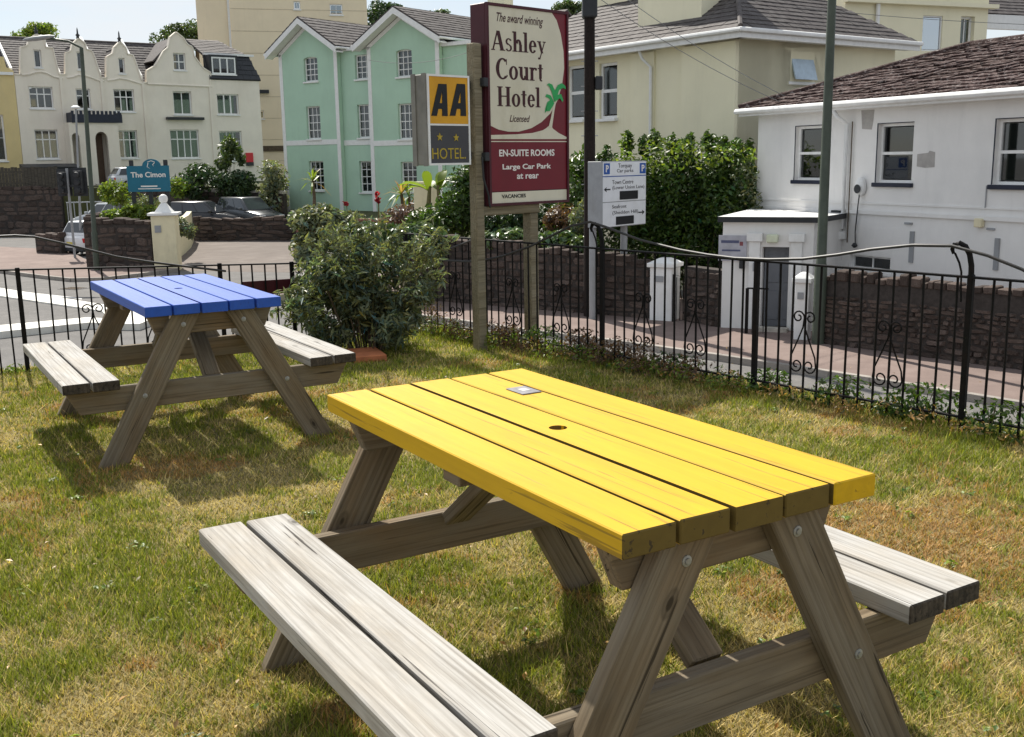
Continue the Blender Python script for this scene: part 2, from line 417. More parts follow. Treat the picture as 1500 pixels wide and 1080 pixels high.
def shell(parent, s0, s1, D, z0, z1, mat, t=.25, y0=.3):
    mb = MB(); mb.box(s0, s0 + t, y0, D, z0, z1); mb.box(s1 - t, s1, y0, D, z0, z1); mb.box(s0 + t, s1 - t, D - t, D - .001, z0, z1); mb.box(s0 + t, s1 - t, y0, D - t, z0, z0 + .1)
    return mb.build('rear_wall', mat, parent)
def roof_plane(parent, A, B, C, Dp, mat, tiles=None, thick=.1, base=None, name='roof'):
    """A,B eaves left/right, C,D top right/left (local points); slab plus courses of slates"""
    A, B, C, Dp = map(Vector, (A, B, C, Dp)); n = (B - A).cross(Dp - A).normalized()
    if n.z < 0: n = -n
    o = MB().hexa([A - n * thick, B - n * thick, C - n * thick, Dp - n * thick], [A, B, C, Dp]).build(name, base or mat, parent)
    if tiles:
        w, e, th, parts = tiles
        H = ((Dp + C) / 2 - (A + B) / 2).length; rows = max(1, int(H / e)); u = (B - A).normalized(); v = n.cross(u).normalized()
        if v.z < 0: v = -v
        mb = MB(); cand = []
        for j in range(rows):
            t0 = j / rows; L = A.lerp(Dp, t0 + .5 / rows); Rr = B.lerp(C, t0 + .5 / rows)
            ln = (Rr - L).length; off = (w / 2 if j % 2 else 0)
            k = int(ln / w) + 2
            for i in range(-1, k):
                x0 = i * w - off; x1 = x0 + w - .008
                x0 = max(x0, 0); x1 = min(x1, ln)
                if x1 - x0 < w * .25: continue
                cand.append((L + u * (x0 + x1) / 2, x1 - x0, j))
        ex = H / rows
        tm = MB().box(-.5, .5, -.5, .62, 0, 1).mesh('roof_tile', mat) if parts else None
        order = sorted(range(len(cand)), key=lambda i: cand[i][0].length) if False else list(range(len(cand)))
        for q, i in enumerate(order):
            c, wd, j = cand[i]
            jt = 3 if parts else 1; lift = th * (1.15 + random.uniform(-.3, .35) * jt); yaw = random.uniform(-.015, .015) * jt; rl = random.uniform(-.02, .02) * jt
            uu = (u + v * yaw + n * rl).normalized(); vv = (v - n * (th / ex * .9)).normalized(); nn = uu.cross(vv).normalized()
            if nn.z < 0: nn = -nn
            c2 = c + n * (lift * .55)
            if parts and q < parts:
                m = Matrix((( uu.x * wd, vv.x * ex, nn.x * th, c2.x), (uu.y * wd, vv.y * ex, nn.y * th, c2.y), (uu.z * wd, vv.z * ex, nn.z * th, c2.z), (0, 0, 0, 1)))
                link('roof_tile', tm, o, m)
            else:
                P = lambda a, b, d: c2 + uu * wd * a + vv * ex * b + nn * th * d
                mb.hexa([P(-.5, -.5, 0), P(.5, -.5, 0), P(.5, .62, 0), P(-.5, .62, 0)], [P(-.5, -.5, 1), P(.5, -.5, 1), P(.5, .62, 1), P(-.5, .62, 1)])
        if mb.v:
            s = mb.build('roof_slates', mat, o); s['kind'] = 'stuff'
    return o

def stone_mesh(k):
    r = random.Random(k); mb = MB(); n = 7
    prof = []
    for i in range(n):
        a = 2 * math.pi * (i + .5) / n
        x = math.copysign(abs(math.cos(a)) ** .45, math.cos(a)) * .5 * r.uniform(.86, 1); z = math.copysign(abs(math.sin(a)) ** .45, math.sin(a)) * .5 * r.uniform(.84, 1)
        prof.append((x, z))
    v = [(x, .5, z) for x, z in prof] + [(x, -.1, z) for x, z in prof] + [(x * .78, -.5 + r.uniform(-.12, .12), z * .74) for x, z in prof]
    f = [(i, (i + 1) % n, n + (i + 1) % n, n + i) for i in range(n)] + [(n + i, n + (i + 1) % n, 2 * n + (i + 1) % n, 2 * n + i) for i in range(n)] + [tuple(range(2 * n, 3 * n)), tuple(reversed(range(n)))]
    mb.add(v, f); return mb.mesh('stone', STONE)
STONES = [stone_mesh(k) for k in range(8)]
def stone_wall(name, label, p0, p1, z0, z1, sw, sh, thick=.35, cop=True, limit=290, z1b=None, endstones=False):
    p0, p1 = Vector(p0[:2]), Vector(p1[:2]); F = Face(p0, p1 - p0); L = (p1 - p0).length
    t = F.root(name, label, 'wall', z=z0); H = z1 - z0; Hb = (z1b if z1b is not None else z1) - z0
    core = MB().hexa([(0, .03, -.1), (L, .03, -.1), (L, thick, -.1), (0, thick, -.1)], [(0, .03, H - .05), (L, .03, Hb - .05), (L, thick, Hb - .05), (0, thick, H - .05)]).build('wall_core', MORTAR, t)
    z = 0; q = 0; rnd = random.Random(name + str(L))
    while z < max(H, Hb) - .04:
        h = sh * rnd.uniform(.6, 1.4); x = -rnd.uniform(0, sw * .6)
        while x < L:
            w = sw * rnd.choice((.5, .7, .9, 1.2, 1.7, 2.1)) * rnd.uniform(.75, 1.25); a, b = max(0, x), min(L, x + w)
            top = H + (Hb - H) * ((a + b) / 2 / L)
            if b - a > sw * .25 and z + h * .6 < top and q < limit:
                m = Matrix.Translation(((a + b) / 2, .05, z + h / 2 + rnd.uniform(-.01, .01))) @ Matrix.Rotation(rnd.uniform(-.13, .13), 4, 'Y') @ Matrix.Diagonal(((b - a) * .99, .13 * rnd.uniform(.5, 1.35), h * rnd.uniform(.85, 1.15), 1))
                link('stone', rnd.choice(STONES), core, m); q += 1
            x += w
        z += h * .97
    if cop:
        cm = MB().box(-.5, .5, -.5, .5, 0, 1).mesh('coping_stone', STONE_L if cop == 2 else STONE, bevel=.13); x = 0
        while x < L:
            w = min(rnd.uniform(.16, .42) * sw / .35, L - x); top = H + (Hb - H) * ((x + w / 2) / L)
            link('coping_stone', cm, t, Matrix.Translation((x + w / 2, thick / 2, top - .06)) @ Matrix.Diagonal((w * .96, thick * rnd.uniform(1.02, 1.14), rnd.uniform(.08, .26), 1)) @ Matrix.Rotation(rnd.uniform(-.06, .06), 4, 'Y')); x += w
    return t

# ------------------------------------------------------------------ foliage
def leafcloud(name, blobs, size, mat, parent, seed=0, aspect=.42, sub=14, sig=.28, hue=.25, flat=.0, droop=0, dark=.55, kind=None):
    """blobs: (centre, radii, count); leaves gather in sub clumps through each ellipsoid"""
    g = np.random.default_rng(seed); P = []; N = []; S = []
    for c, rad, n in blobs:
        rad = np.array(rad if hasattr(rad, '__len__') else (rad,) * 3)
        d = g.normal(size=(sub, 3)); d /= np.linalg.norm(d, axis=1, keepdims=True)
        cen = d * (g.uniform(.25, .95, (sub, 1)) ** .6)
        k = g.integers(0, sub, n)
        p = cen[k] + g.normal(size=(n, 3)) * sig
        rr = np.linalg.norm(p, axis=1); p *= np.where(rr > 1.12, (1.12 - g.uniform(0, .15, n)) / rr, 1)[:, None]
        P.append(p * rad + np.array(c)); nn = p / (np.linalg.norm(p, axis=1, keepdims=True) + 1e-6); N.append(nn)
        S.append(.75 + .5 * g.random(sub)[k])
    P = np.concatenate(P); N = np.concatenate(N); S = np.concatenate(S); n = len(P)
    nor = N * .7 + g.normal(size=(n, 3)) * .7 + np.array((0, 0, .5 + flat)); nor /= np.linalg.norm(nor, axis=1, keepdims=True)
    t = g.normal(size=(n, 3)) + N * .6 + np.array((0, 0, -droop)); t -= (t * nor).sum(1, keepdims=True) * nor; t /= np.linalg.norm(t, axis=1, keepdims=True)
    b = np.cross(nor, t); L = size * g.uniform(.6, 1.35, n)[:, None]; W = L * aspect
    v = np.stack([P - t * L * .5, P + b * W * .5 + nor * L * .06, P + t * L * .5 - nor * L * .12, P - b * W * .5 + nor * L * .06], 1).reshape(-1, 3)
    me = bpy.data.meshes.new(name); me.vertices.add(4 * n); me.vertices.foreach_set('co', v.ravel())
    idx = np.arange(n)[:, None] * 4 + np.array([0, 1, 2, 0, 2, 3]); me.loops.add(6 * n); me.loops.foreach_set('vertex_index', idx.ravel())
    me.polygons.add(2 * n); me.polygons.foreach_set('loop_start', np.arange(2 * n) * 3); me.polygons.foreach_set('loop_total', np.full(2 * n, 3))
    br = S * g.uniform(dark, 1.45, n); wm = g.normal(size=n) * hue
    col = np.stack([br * (1 + wm * .7), br * (1 + wm * .25), br * (1 - wm * .5), np.ones(n)], 1).clip(.05, 3)
    at_ = me.attributes.new('Col', 'FLOAT_COLOR', 'POINT'); at_.data.foreach_set('color', np.repeat(col, 4, 0).astype(np.float32).ravel())
    me.update(calc_edges=True); me.materials.append(mat)
    o = link(name, me, parent)
    if kind: o['kind'] = kind
    return o
def stems(parent, pts, mat=None, name='stem'):
    mb = MB()
    for p in pts: mb.tube(p[0], p[1], 6)
    return mb.build(name, mat or STEM, parent, smooth=True)
def shrub(name, label, cat, base, blobs, size, mat, group=None, seed=0, twigs=7, **k):
    """base: ground point; blobs relative to base"""
    t = thing(name, label, cat, base, 0, group); r = random.Random(seed); tw = []
    for i in range(twigs):
        c, rad, _ = blobs[i % len(blobs)]; rad = rad if hasattr(rad, '__len__') else (rad,) * 3
        e = Vector(c) + Vector((r.uniform(-.6, .6) * rad[0], r.uniform(-.5, .5) * rad[1], r.uniform(.1, .8) * rad[2])); s = Vector((e.x * .35, e.y * .4, -.05))
        m = s.lerp(e, .5) + Vector((r.uniform(-.1, .1), r.uniform(-.1, .1), .12)) * rad[2]
        w = max(.008, rad[2] * .018); tw.append(([s, m, e], [w, w * .7, w * .25]))
    stems(t, tw, BARK, 'branches'); leafcloud('foliage', blobs, size, mat, t, seed, **k)
    return t
def tree(name, label, base, h, blobs, size, mat, seed=0, group=None, trunk=.16):
    t = thing(name, label, 'tree', base, 0, group); r = random.Random(seed); mb = MB()
    top = Vector((r.uniform(-.3, .3), r.uniform(-.3, .3), h))
    mb.tube([(0, 0, -.3), (r.uniform(-.1, .1), .1, h * .4), top], [trunk, trunk * .75, trunk * .25], 9)
    for c, rad, _ in blobs:
        c = Vector(c); s = Vector((0, 0, h * r.uniform(.35, .6))); mb.tube([s, s.lerp(c, .55) + Vector((0, 0, .15)), c], [trunk * .45, trunk * .3, trunk * .08], 6)
    mb.build('trunk', BARK, t, smooth=True); leafcloud('crown', blobs, size, mat, t, seed, sub=22, sig=.24)
    return t

# ------------------------------------------------------------------ ground
GZ, LZ = -2.4, -.07
def ground_material(name, a, b, c, scale, bump=.4, speck=None):
    t = NT(name); v = t.coords()
    col = t.ramp(t.noise(v, scale, 8, .65), [(.3, a), (.52, b), (.72, c)])
    col = t.mix(t.ramp(t.noise(v, scale * .09, 4), [(.4, 0.0), (.65, .45)]), col, dk(b, .72))
    if speck: col = t.mix(t.ramp(t.noise(v, scale * 12, 2), [(.62, 0.0), (.72, .6)]), col, speck)
    t.bump(t.noise(v, scale * 10, 5), bump, .01); return t.done(col, .92, .2)
ASPHALT = ground_material('asphalt', (.125, .12, .115), (.16, .152, .145), (.20, .19, .18), 1.6, speck=(.33, .31, .29))
LIGHT_ASPH = ground_material('worn_forecourt', (.145, .12, .105), (.18, .152, .135), (.22, .19, .168), 1.2)
PINK = ground_material('pink_paving', (.18, .135, .12), (.225, .17, .15), (.275, .215, .19), 1.4)
SOIL = ground_material('dry_turf_soil', (.13, .11, .05), (.23, .19, .085), (.33, .265, .13), 7, .6)
GARDEN = ground_material('garden_soil', (.05, .045, .025), (.07, .075, .03), (.10, .10, .04), 1.2)
s = 700
struct(MB().add([(-s, -s, GZ), (s, -s, GZ), (s, s, GZ), (-s, s, GZ)], [(0, 1, 2, 3)]).build('road', ASPHALT, fix=False))
def sheet(name, pts, z, mat):
    n = len(pts); tri = tessellate_polygon([[Vector((p[0], p[1], 0)) for p in pts]]); mb = MB()
    mb.add([(p[0], p[1], z) for p in pts], [t for t in tri]); o = mb.build(name, mat)
    if o.data.polygons and o.data.polygons[0].normal.z < 0: o.data.flip_normals()
    return struct(o)
def slab(name, pts, z0, z1, mat):
    n = len(pts); tri = tessellate_polygon([[Vector((p[0], p[1], 0)) for p in pts]]); mb = MB()
    mb.add([(p[0], p[1], z0) for p in pts] + [(p[0], p[1], z1) for p in pts], [tuple(i + n for i in t) for t in tri] + [tuple(reversed(t)) for t in tri] + [(i, (i + 1) % n, (i + 1) % n + n, i + n) for i in range(n)])
    return struct(mb.build(name, mat))
KERB = M('granite_kerb', (.30, .27, .24), .85, .2, 10, .3, 40, rand=.15)
def kerb(path, z, parent, w=.13, h=.125):
    km = MB().box(-.5, .5, -.5, .5, 0, 1).mesh('kerb_stone', KERB, bevel=.03)
    for a, b in zip(path, path[1:]):
        a, b = Vector(a[:2]), Vector(b[:2]); L = (b - a).length; n = max(1, round(L / .9)); ang = math.atan2((b - a).y, (b - a).x)
        for i in range(n):
            p = a.lerp(b, (i + .5) / n)
            link('kerb_stone', km, parent, Matrix.Translation((p.x, p.y, z - .02)) @ Matrix.Rotation(ang, 4, 'Z') @ Matrix.Diagonal((L / n - .012, w, h + .026, 1)))
def g2(px, py, z=GZ): p = gnd(px, py, z); return (p.x, p.y)

# lawn on its raised bank
FR0, FR1 = Vector(g2(700, 497, LZ)), Vector(g2(1490, 645, LZ))
fdir = (FR1 - FR0).normalized(); fout = Vector((-fdir.y, fdir.x))
FR_END = FR0 + fdir * 8.2
FR_START = FR0 - fdir * 1.1
FL0 = Vector((-4.16, 8.02)); FL1 = Vector((-1.35, 9.45)); ldir = (FL1 - FL0).normalized(); lout = Vector((-ldir.y, ldir.x))
FL_START = FL0 - ldir * 3.0
LAWN = [tuple(FL_START + lout * .2), tuple(FL1 + lout * .2), tuple(FR_START + fout * .25), tuple(FR_END + fout * .25), (6.5, -4), (-9, -4)]
lawn = slab('lawn', LAWN, GZ - .1, LZ - .012, SOIL)

# pavements, markings, forecourt
kR = [g2(640, 470), g2(780, 490), g2(900, 505), g2(1060, 528), g2(1280, 562), g2(1500, 599)]
kd = (Vector(kR[-1]) - Vector(kR[-2])).normalized(); kR.append(tuple(Vector(kR[-1]) + kd * 9)); kd = (Vector(kR[0]) - Vector(kR[1])).normalized(); kR.insert(0, tuple(Vector(kR[0]) + kd * 9))
back = [(p[0] + 4.6, p[1] + 4.6) for p in kR]
pv = slab('pavement', kR + back[::-1], GZ - .1, GZ + .12, PINK)
kerb([(p[0] - .07, p[1] - .05) for p in kR], GZ, pv)
kL = [g2(-60, 392), g2(0, 400), g2(60, 408), g2(105, 413), g2(150, 412), g2(200, 406), g2(262, 398)]
pl = slab('pavement', kL + [g2(240, 385), g2(125, 384), g2(100, 370), g2(-60, 362)], GZ - .1, GZ + .12, PINK)
kerb(kL, GZ, pl)
sheet('forecourt', [g2(262, 397), g2(470, 400), g2(480, 351), g2(284, 351), g2(262, 372)], GZ + .004, LIGHT_ASPH)
PAINT = M('road_paint', (.68, .66, .60), .7, .08, 3, dirt=(.4, .38, .34), dirtamt=.8)
MARK = M('faded_road_line', (.55, .54, .52), .8, .2, 3, dirt=(.28, .27, .26), dirtamt=.9)
sheet('road_marking', [g2(20, 426), g2(120, 437), g2(120, 439), g2(20, 428)], GZ + .004, MARK)
PATCHM = ground_material('dark_tarmac_patch', (.085, .082, .08), (.105, .10, .098), (.13, .125, .12), 1.8)
sheet('road_patch', [g2(150, 424), g2(235, 432), g2(240, 446), g2(170, 438)], GZ + .004, PATCHM)
sheet('road_patch', [g2(1180, 572), g2(1300, 592), g2(1290, 604), g2(1150, 580)], GZ + .004, PATCHM)
dcp = gnd(108, 423, GZ); dcv = thing('drain_cover', 'dark iron drain cover in the road near the left pavement', 'drain cover', (dcp.x, dcp.y, GZ), R(-25)); MB().box(-.4, .4, -.3, .3, 0, .012).build('frame', DARKF, dcv)
for k in range(5): MB().box(-.34, .34, -.26 + k * .11, -.2 + k * .11, .0125, .02).build('slat', BARK, dcv)
# traffic island with broad white kerbs
outer = [g2(-120, 404), g2(0, 429), g2(150, 454), g2(200, 462), g2(220, 469), g2(223, 477), g2(205, 484), g2(185, 484), g2(130, 482), g2(0, 496), g2(-120, 512)]
isl = thing('traffic_island', 'grey traffic island with broad white painted kerbs beyond the left railings', 'traffic island', (outer[4][0], outer[4][1], GZ))
def rel(pts, z): return [(p[0] - outer[4][0], p[1] - outer[4][1], z) for p in pts]
def flat_solid(pts, z0, z1, name, mat, parent):
    n = len(pts); tri = tessellate_polygon([[Vector((p[0], p[1], 0)) for p in pts]]); mb = MB()
    mb.add(rel(pts, z0) + rel(pts, z1), [tuple(i + n for i in t) for t in tri] + [(i, (i + 1) % n, (i + 1) % n + n, i + n) for i in range(n)]); return mb.build(name, mat, parent)
flat_solid([g2(-120, 404), g2(0, 429), g2(150, 454), g2(150, 464), g2(0, 441), g2(-120, 416)], 0, .16, 'white_kerb', PAINT, isl)
flat_solid([g2(-120, 499), g2(0, 486), g2(130, 474), g2(160, 476), g2(185, 484), g2(130, 482), g2(0, 496), g2(-120, 512)], 0, .16, 'white_kerb', PAINT, isl)
flat_solid([g2(150, 454), g2(200, 462), g2(220, 469), g2(223, 477), g2(205, 484), g2(185, 484), g2(160, 476), g2(150, 464)], 0, .16, 'white_nose', PAINT, isl)
flat_solid([g2(-120, 416), g2(0, 441), g2(150, 464), g2(160, 476), g2(130, 474), g2(0, 486), g2(-120, 499)], 0, .12, 'asphalt_infill', ASPHALT, isl)
# raised ground under the terrace and the mint house
def r2(px, Y): p = at(px, 250, Y); return (p.x, p.y)
RW0, RW1, RW2 = Vector(g2(-60, 345)), Vector(g2(95, 343)), Vector(g2(165, 338))
slab('garden_bank', [tuple(RW0 + Vector((0, .25))), tuple(RW1 + Vector((0, .25))), r2(165, 64), r2(300, 61), r2(410, 59.5), r2(415, 75), r2(400, 140), r2(-400, 140), r2(-400, 62)], GZ - .1, .25, GARDEN)
slab('garden_bank', [r2(432, 52), r2(640, 38.5), r2(760, 34), r2(800, 60), r2(600, 90), r2(416, 72)], GZ - .1, -1.2, GARDEN)

# ------------------------------------------------------------------ terrace (left background)
TF = Face(r2(35, 70), (.815, .58))
def tz(py, px=200): return TF.sz(px, py)[1]
TBASE = .2
ridge_z = tz(46, 40)
def terrace_house(name, label, gable, x0, x1, wins, arch=None, finial=None, mat=None, roof=True, eave=None, group=None, dooro=None):
    """gable: list of pixels for the top outline; wins: (x0,y0,x1,y1,cols,rowsplit,curtain)"""
    t = TF.root(name, label, 'house', group)
    gp = [TF.sz(*p) for p in gable]; sL, sR = TF.sz(x0, 180)[0], TF.sz(x1, 180)[0]
    gp[0] = (max(gp[0][0], sL + .04), gp[0][1]); gp[-1] = (min(gp[-1][0], sR - .04), gp[-1][1])
    gp = [(sL, gp[0][1])] + gp + [(sR, gp[-1][1])]
    outline = [(sL, TBASE - .3)] + gp + [(sR, TBASE - .3)]
    rects = [TF.rect(*w[:4]) for w in wins]
    holes = [rectp(*r) for r in rects]
    if dooro: holes.append(dooro)
    w = MB().plate(outline, 0, .28, holes).build('wall', mat or TERR_R, t)
    for r, q in zip(rects, wins):
        window(t, r, q[4], 1, rowsplit=q[5], curtain=q[6], y=.16, fr=.085, bar=.07, sill=.08, glass=GLASSD if not q[6] else GLASS)
    ez = eave if eave is not None else gp[0][1]
    shell(t, sL, sR, 8.5, TBASE - .2, ez - .3, mat or TERR_R)
    if roof:
        rz = ridge_z
        r = roof_plane(t, (sL, .29, ez), (sR, .29, ez), (sR, 4.4, rz), (sL, 4.4, rz), SLATE, (.36, .3, .03, 0))
        roof_plane(t, (sR, 8.6, ez), (sL, 8.6, ez), (sL, 4.41, rz), (sR, 4.41, rz), SLATE, None, name='rear_roof')
        MB().tube([(sL, 4.4, rz + .03), (sR, 4.4, rz + .03)], .1, 8).build('ridge_tiles', SLATE, r)
        # parapet on the party wall
        MB().hexa([(sR - .14, .3, ez + .05), (sR + .1, .3, ez + .05), (sR + .1, 4.3, rz + .05), (sR - .14, 4.3, rz + .05)], [(sR - .14, .3, ez + .3), (sR + .1, .3, ez + .3), (sR + .1, 4.3, rz + .3), (sR - .14, 4.3, rz + .3)]).build('parapet', WHITE_P, t)
        # small roof running back from the gable
        ap = max(gp, key=lambda p: p[1]); hw = (sR - sL) * .36; zb = ap[1] - 1.9
        g = roof_plane(t, (ap[0] - hw, .29, zb), (ap[0] - hw, 4.2, zb), (ap[0], 4.2, ap[1] - .25), (ap[0], .29, ap[1] - .25), SLATE, None, name='gable_roof')
        roof_plane(t, (ap[0] + hw, 4.2, zb), (ap[0] + hw, .29, zb), (ap[0], .29, ap[1] - .25), (ap[0], 4.2, ap[1] - .25), SLATE, None, name='gable_roof')
    # coping along the gable
    mb = MB()
    for a, b in zip(gp, gp[1:]):
        A, B = Vector((a[0], 0, a[1])), Vector((b[0], 0, b[1]))
        if (B - A).length < .05: continue
        nrm = Vector((-(B - A).z, 0, (B - A).x)).normalized() * .07
        mb.hexa([A + Vector((0, -.07, 0)), B + Vector((0, -.07, 0)), B + Vector((0, .36, 0)), A + Vector((0, .36, 0))], [A + Vector((0, -.07, 0)) + nrm, B + Vector((0, -.07, 0)) + nrm, B + Vector((0, .36, 0)) + nrm, A + Vector((0, .36, 0)) + nrm])
    mb.build('coping', TERR_R if (mat or TERR_R) is TERR_R else WHITE_P, t)
    if finial:
        a = TF.sz(finial[0], finial[1]); b = max(gp, key=lambda p: p[1])
        MB().lathe([(.11, 0), (.09, .18), (.15, .24), (.06, .34), (.045, (a[1] - b[1]) * .8), (.01, a[1] - b[1])], (b[0], .15, b[1]), 10).build('finial', DARKF, t, smooth=True)
    if arch:   # curved string course under the gable
        pts = []
        for (px, py) in arch: s_, z_ = TF.sz(px, py); pts.append((s_, -.02, z_))
        MB().tube(pts, .07, 6).build('moulding', TERR_R, t, smooth=True)
    # ground plinth and corner pilaster
    MB().box(sL + .02, sR - .02, -.06, -.002, TBASE - .3, TBASE + .55).build('plinth', TERR_R, t)
    MB().box(sR - .1, sR + .08, -.09, -.003, TBASE - .28, gp[-1][1] - .1).build('downpipe_strip', TERR_R, t)
    return t
R3 = [0, .68, 1]
h1 = terrace_house('terrace_house', 'cream gabled terrace house with two three-light windows beside the yellow house', [(31, 110), (31, 70), (41.5, 67), (43, 58), (54, 51), (65, 58), (66, 70), (77, 71), (79, 82), (86, 110)], 28, 95,
    [(43, 127, 78, 159, 3, R3, 0), (52, 190, 86, 233, 3, R3, 1), (50, 73, 61, 99, 1, None, 0)], [(32, 110), (42, 109), (52, 106), (60, 105), (68, 107), (80, 113), (92, 115)], (49, 36))
dr = TF.rect(134, 194, 152, 256)
h2 = terrace_house('terrace_house', 'cream gabled terrace house with black crenellated balcony over an arched porch', [(97, 110), (97, 78), (105, 75), (107, 65), (115, 57), (124, 64), (126, 73), (134, 75), (138, 84), (147, 113)], 95, 154,
    [(112, 130, 133, 160, 2, R3, 0), (113, 76, 122, 102, 1, None, 0)], [(98, 114), (106, 113), (114, 110), (122, 110), (132, 113), (145, 118), (152, 119)], (113, 40))
h3 = terrace_house('terrace_house', 'cream gabled terrace house with downpipes next to the taller dutch gable', [(157, 115), (157, 84), (166, 79), (168, 70), (176, 62), (184, 71), (186, 80), (194, 81), (198, 91), (207, 119)], 154, 214,
    [(167, 131, 197, 164, 3, R3, 2), (172, 191, 202, 232, 3, R3, 1), (174, 85, 183, 108, 1, None, 0)], [(157, 118), (166, 117), (175, 115), (184, 116), (194, 119), (208, 123)], (173, 45))
h4 = terrace_house('gabled_house', 'wide plain house with tall shaped dutch gable and dark lintel bay', [(216, 122), (216, 104), (228, 97), (240, 76), (247, 70), (250, 55), (258, 48), (268, 56), (274, 66), (281, 69), (284, 83), (297, 100), (308, 107), (309, 126)], 214, 311,
    [(254, 78, 272, 103, 2, [0, .5, 1], 0), (254, 134, 281, 168, 2, None, 2), (250, 190, 292, 232, 4, R3, 2)], [(216, 123), (310, 127)])
b = TF.rect(243, 172, 297, 176); MB().box(b[0], b[1], -.35, -.003, b[2], b[3]).build('lintel', DARKF, h4)
# porch of the second house
pr = TF.rect(97, 181, 168, 262); po = MB().plate(rectp(pr[0], pr[1], TBASE - .2, pr[3]), -1.3, -1.05, [archp(dr[0], dr[1], TBASE + .15, dr[3], .45), archp(pr[0] + .12, pr[0] + .6, TBASE + 1, TF.sz(104, 196)[1], .3)]).build('porch', TERR_R, h2)
MB().box(pr[0], pr[0] + .2, -1.04, -.1, TBASE - .2, pr[3]).box(pr[1] - .2, pr[1], -1.04, -.1, TBASE - .2, pr[3]).box(pr[0] + .21, pr[1] - .21, -1.04, -.1, pr[3] - .2, pr[3]).build('porch_side', TERR_R, po)
MB().box(dr[0] + .15, dr[1] - .1, -.3, -.22, TBASE + .15, dr[3] - .1).build('front_door', M('brown_door', (.12, .075, .05), .6), po)
cb = TF.rect(97, 164, 170, 180); mb = MB().box(cb[0], cb[1], -1.42, -1.31, cb[2] - .05, cb[3] - .22)
k = 12
for i in range(k): x = cb[0] + (cb[1] - cb[0]) * i / k; mb.box(x, x + (cb[1] - cb[0]) / k * .58, -1.42, -1.31, cb[3] - .219, cb[3])
mb.box(cb[0], cb[0] + .1, -1.309, -.05, cb[2], cb[3] - .1); mb.box(cb[1] - .1, cb[1], -1.309, -.05, cb[2], cb[3] - .1)
mb.build('balcony', NAVY, h2)
for i in range(4): MB().box(dr[0] - .3, dr[1] + .9, -1.45 - .3 * (i + 1), -1.45 - .3 * i - .002, TBASE - .3, TBASE + .15 - i * .13).build('step', STONE_L, h2)
# mansard house
h5 = TF.root('mansard_house', 'plain cream house with black mansard roof and dormer window', 'house')
sL, sR = TF.sz(311, 180)[0], TF.sz(383, 180)[0]; ez = tz(117, 345)
wr = [TF.rect(318, 138, 350, 168), TF.rect(322, 192, 355, 236)]
MB().plate(rectp(sL + .01, sR, TBASE - .3, ez), 0, .28, [rectp(*r) for r in wr]).build('wall', TERR_R, h5)
window(h5, wr[0], 3, 1, curtain=1, y=.14, fr=.08, bar=.1); window(h5, wr[1], 3, 1, rowsplit=R3, curtain=1, y=.14, fr=.08)
shell(h5, sL + .01, sR, 8.5, TBASE - .2, ez, TERR_R)
mz = tz(80, 345); dz = TF.rect(310, 84, 345, 109)
mr_ = roof_plane(h5, (sL + .02, -.12, ez), (sR + .1, -.12, ez), (sR - .3, 1.0, mz), (sL + .02, 1.0, mz), DARKF, (.5, .4, .03, 0), name='mansard_roof', base=DARKF)
roof_plane(h5, (sL + .02, 1.01, mz), (sR - .3, 1.01, mz), (sR - 1.2, 4.4, mz + 1.35), (sL + .02, 4.4, mz + 1.35), SLATE, (.5, .4, .03, 0))
roof_plane(h5, (sR - .3, 1.0, mz), (sR + .1, 8.5, ez), (sR - .4, 7, mz + .6), (sR - 1.2, 4.4, mz + 1.35), SLATE, None, name='side_roof')
MB().hexa([(sR - .3, .98, mz), (sR + .1, -.1, ez), (sR + .1, 8.5, ez), (sR - .3, 7, mz)], [(sR - .4, .98, mz), (sR, -.1, ez), (sR, 8.5, ez), (sR - .4, 7, mz)]).build('mansard_side', DARKF, h5)
MB().box(sL + .02, sR + .05, .8, 1.1, mz - .03, mz + .12).build('fascia', WHITE_P, h5)
dm = MB().plate(rectp(dz[0] - .15, dz[1] + .15, dz[2] - .2, dz[3] + .15), -.02, .1, [rectp(*dz)]).box(dz[0] - .15, dz[1] + .15, .102, 1.3, dz[3] + .02, dz[3] + .15).box(dz[0] - .15, dz[0] - .05, .102, 1.2, dz[2] - .1, dz[3] + .015).box(dz[1] + .05, dz[1] + .15, .102, 1.2, dz[2] - .1, dz[3] + .015).build('dormer', DARKF, h5)
window(h5, dz, 3, 1, y=-.01, fr=.1, bar=.1, sill=.08, curtain=1)
rb = TF.rect(360, 224, 370, 243); MB().box(rb[0], rb[1], -.18, -.003, rb[2] + .25, rb[3]).build('red_notice_board', REDBOX, h5, bevel=.02); MB().box(rb[0], rb[1], -.18, -.003, rb[2], rb[2] + .24).build('dark_box', DARKF, h5)
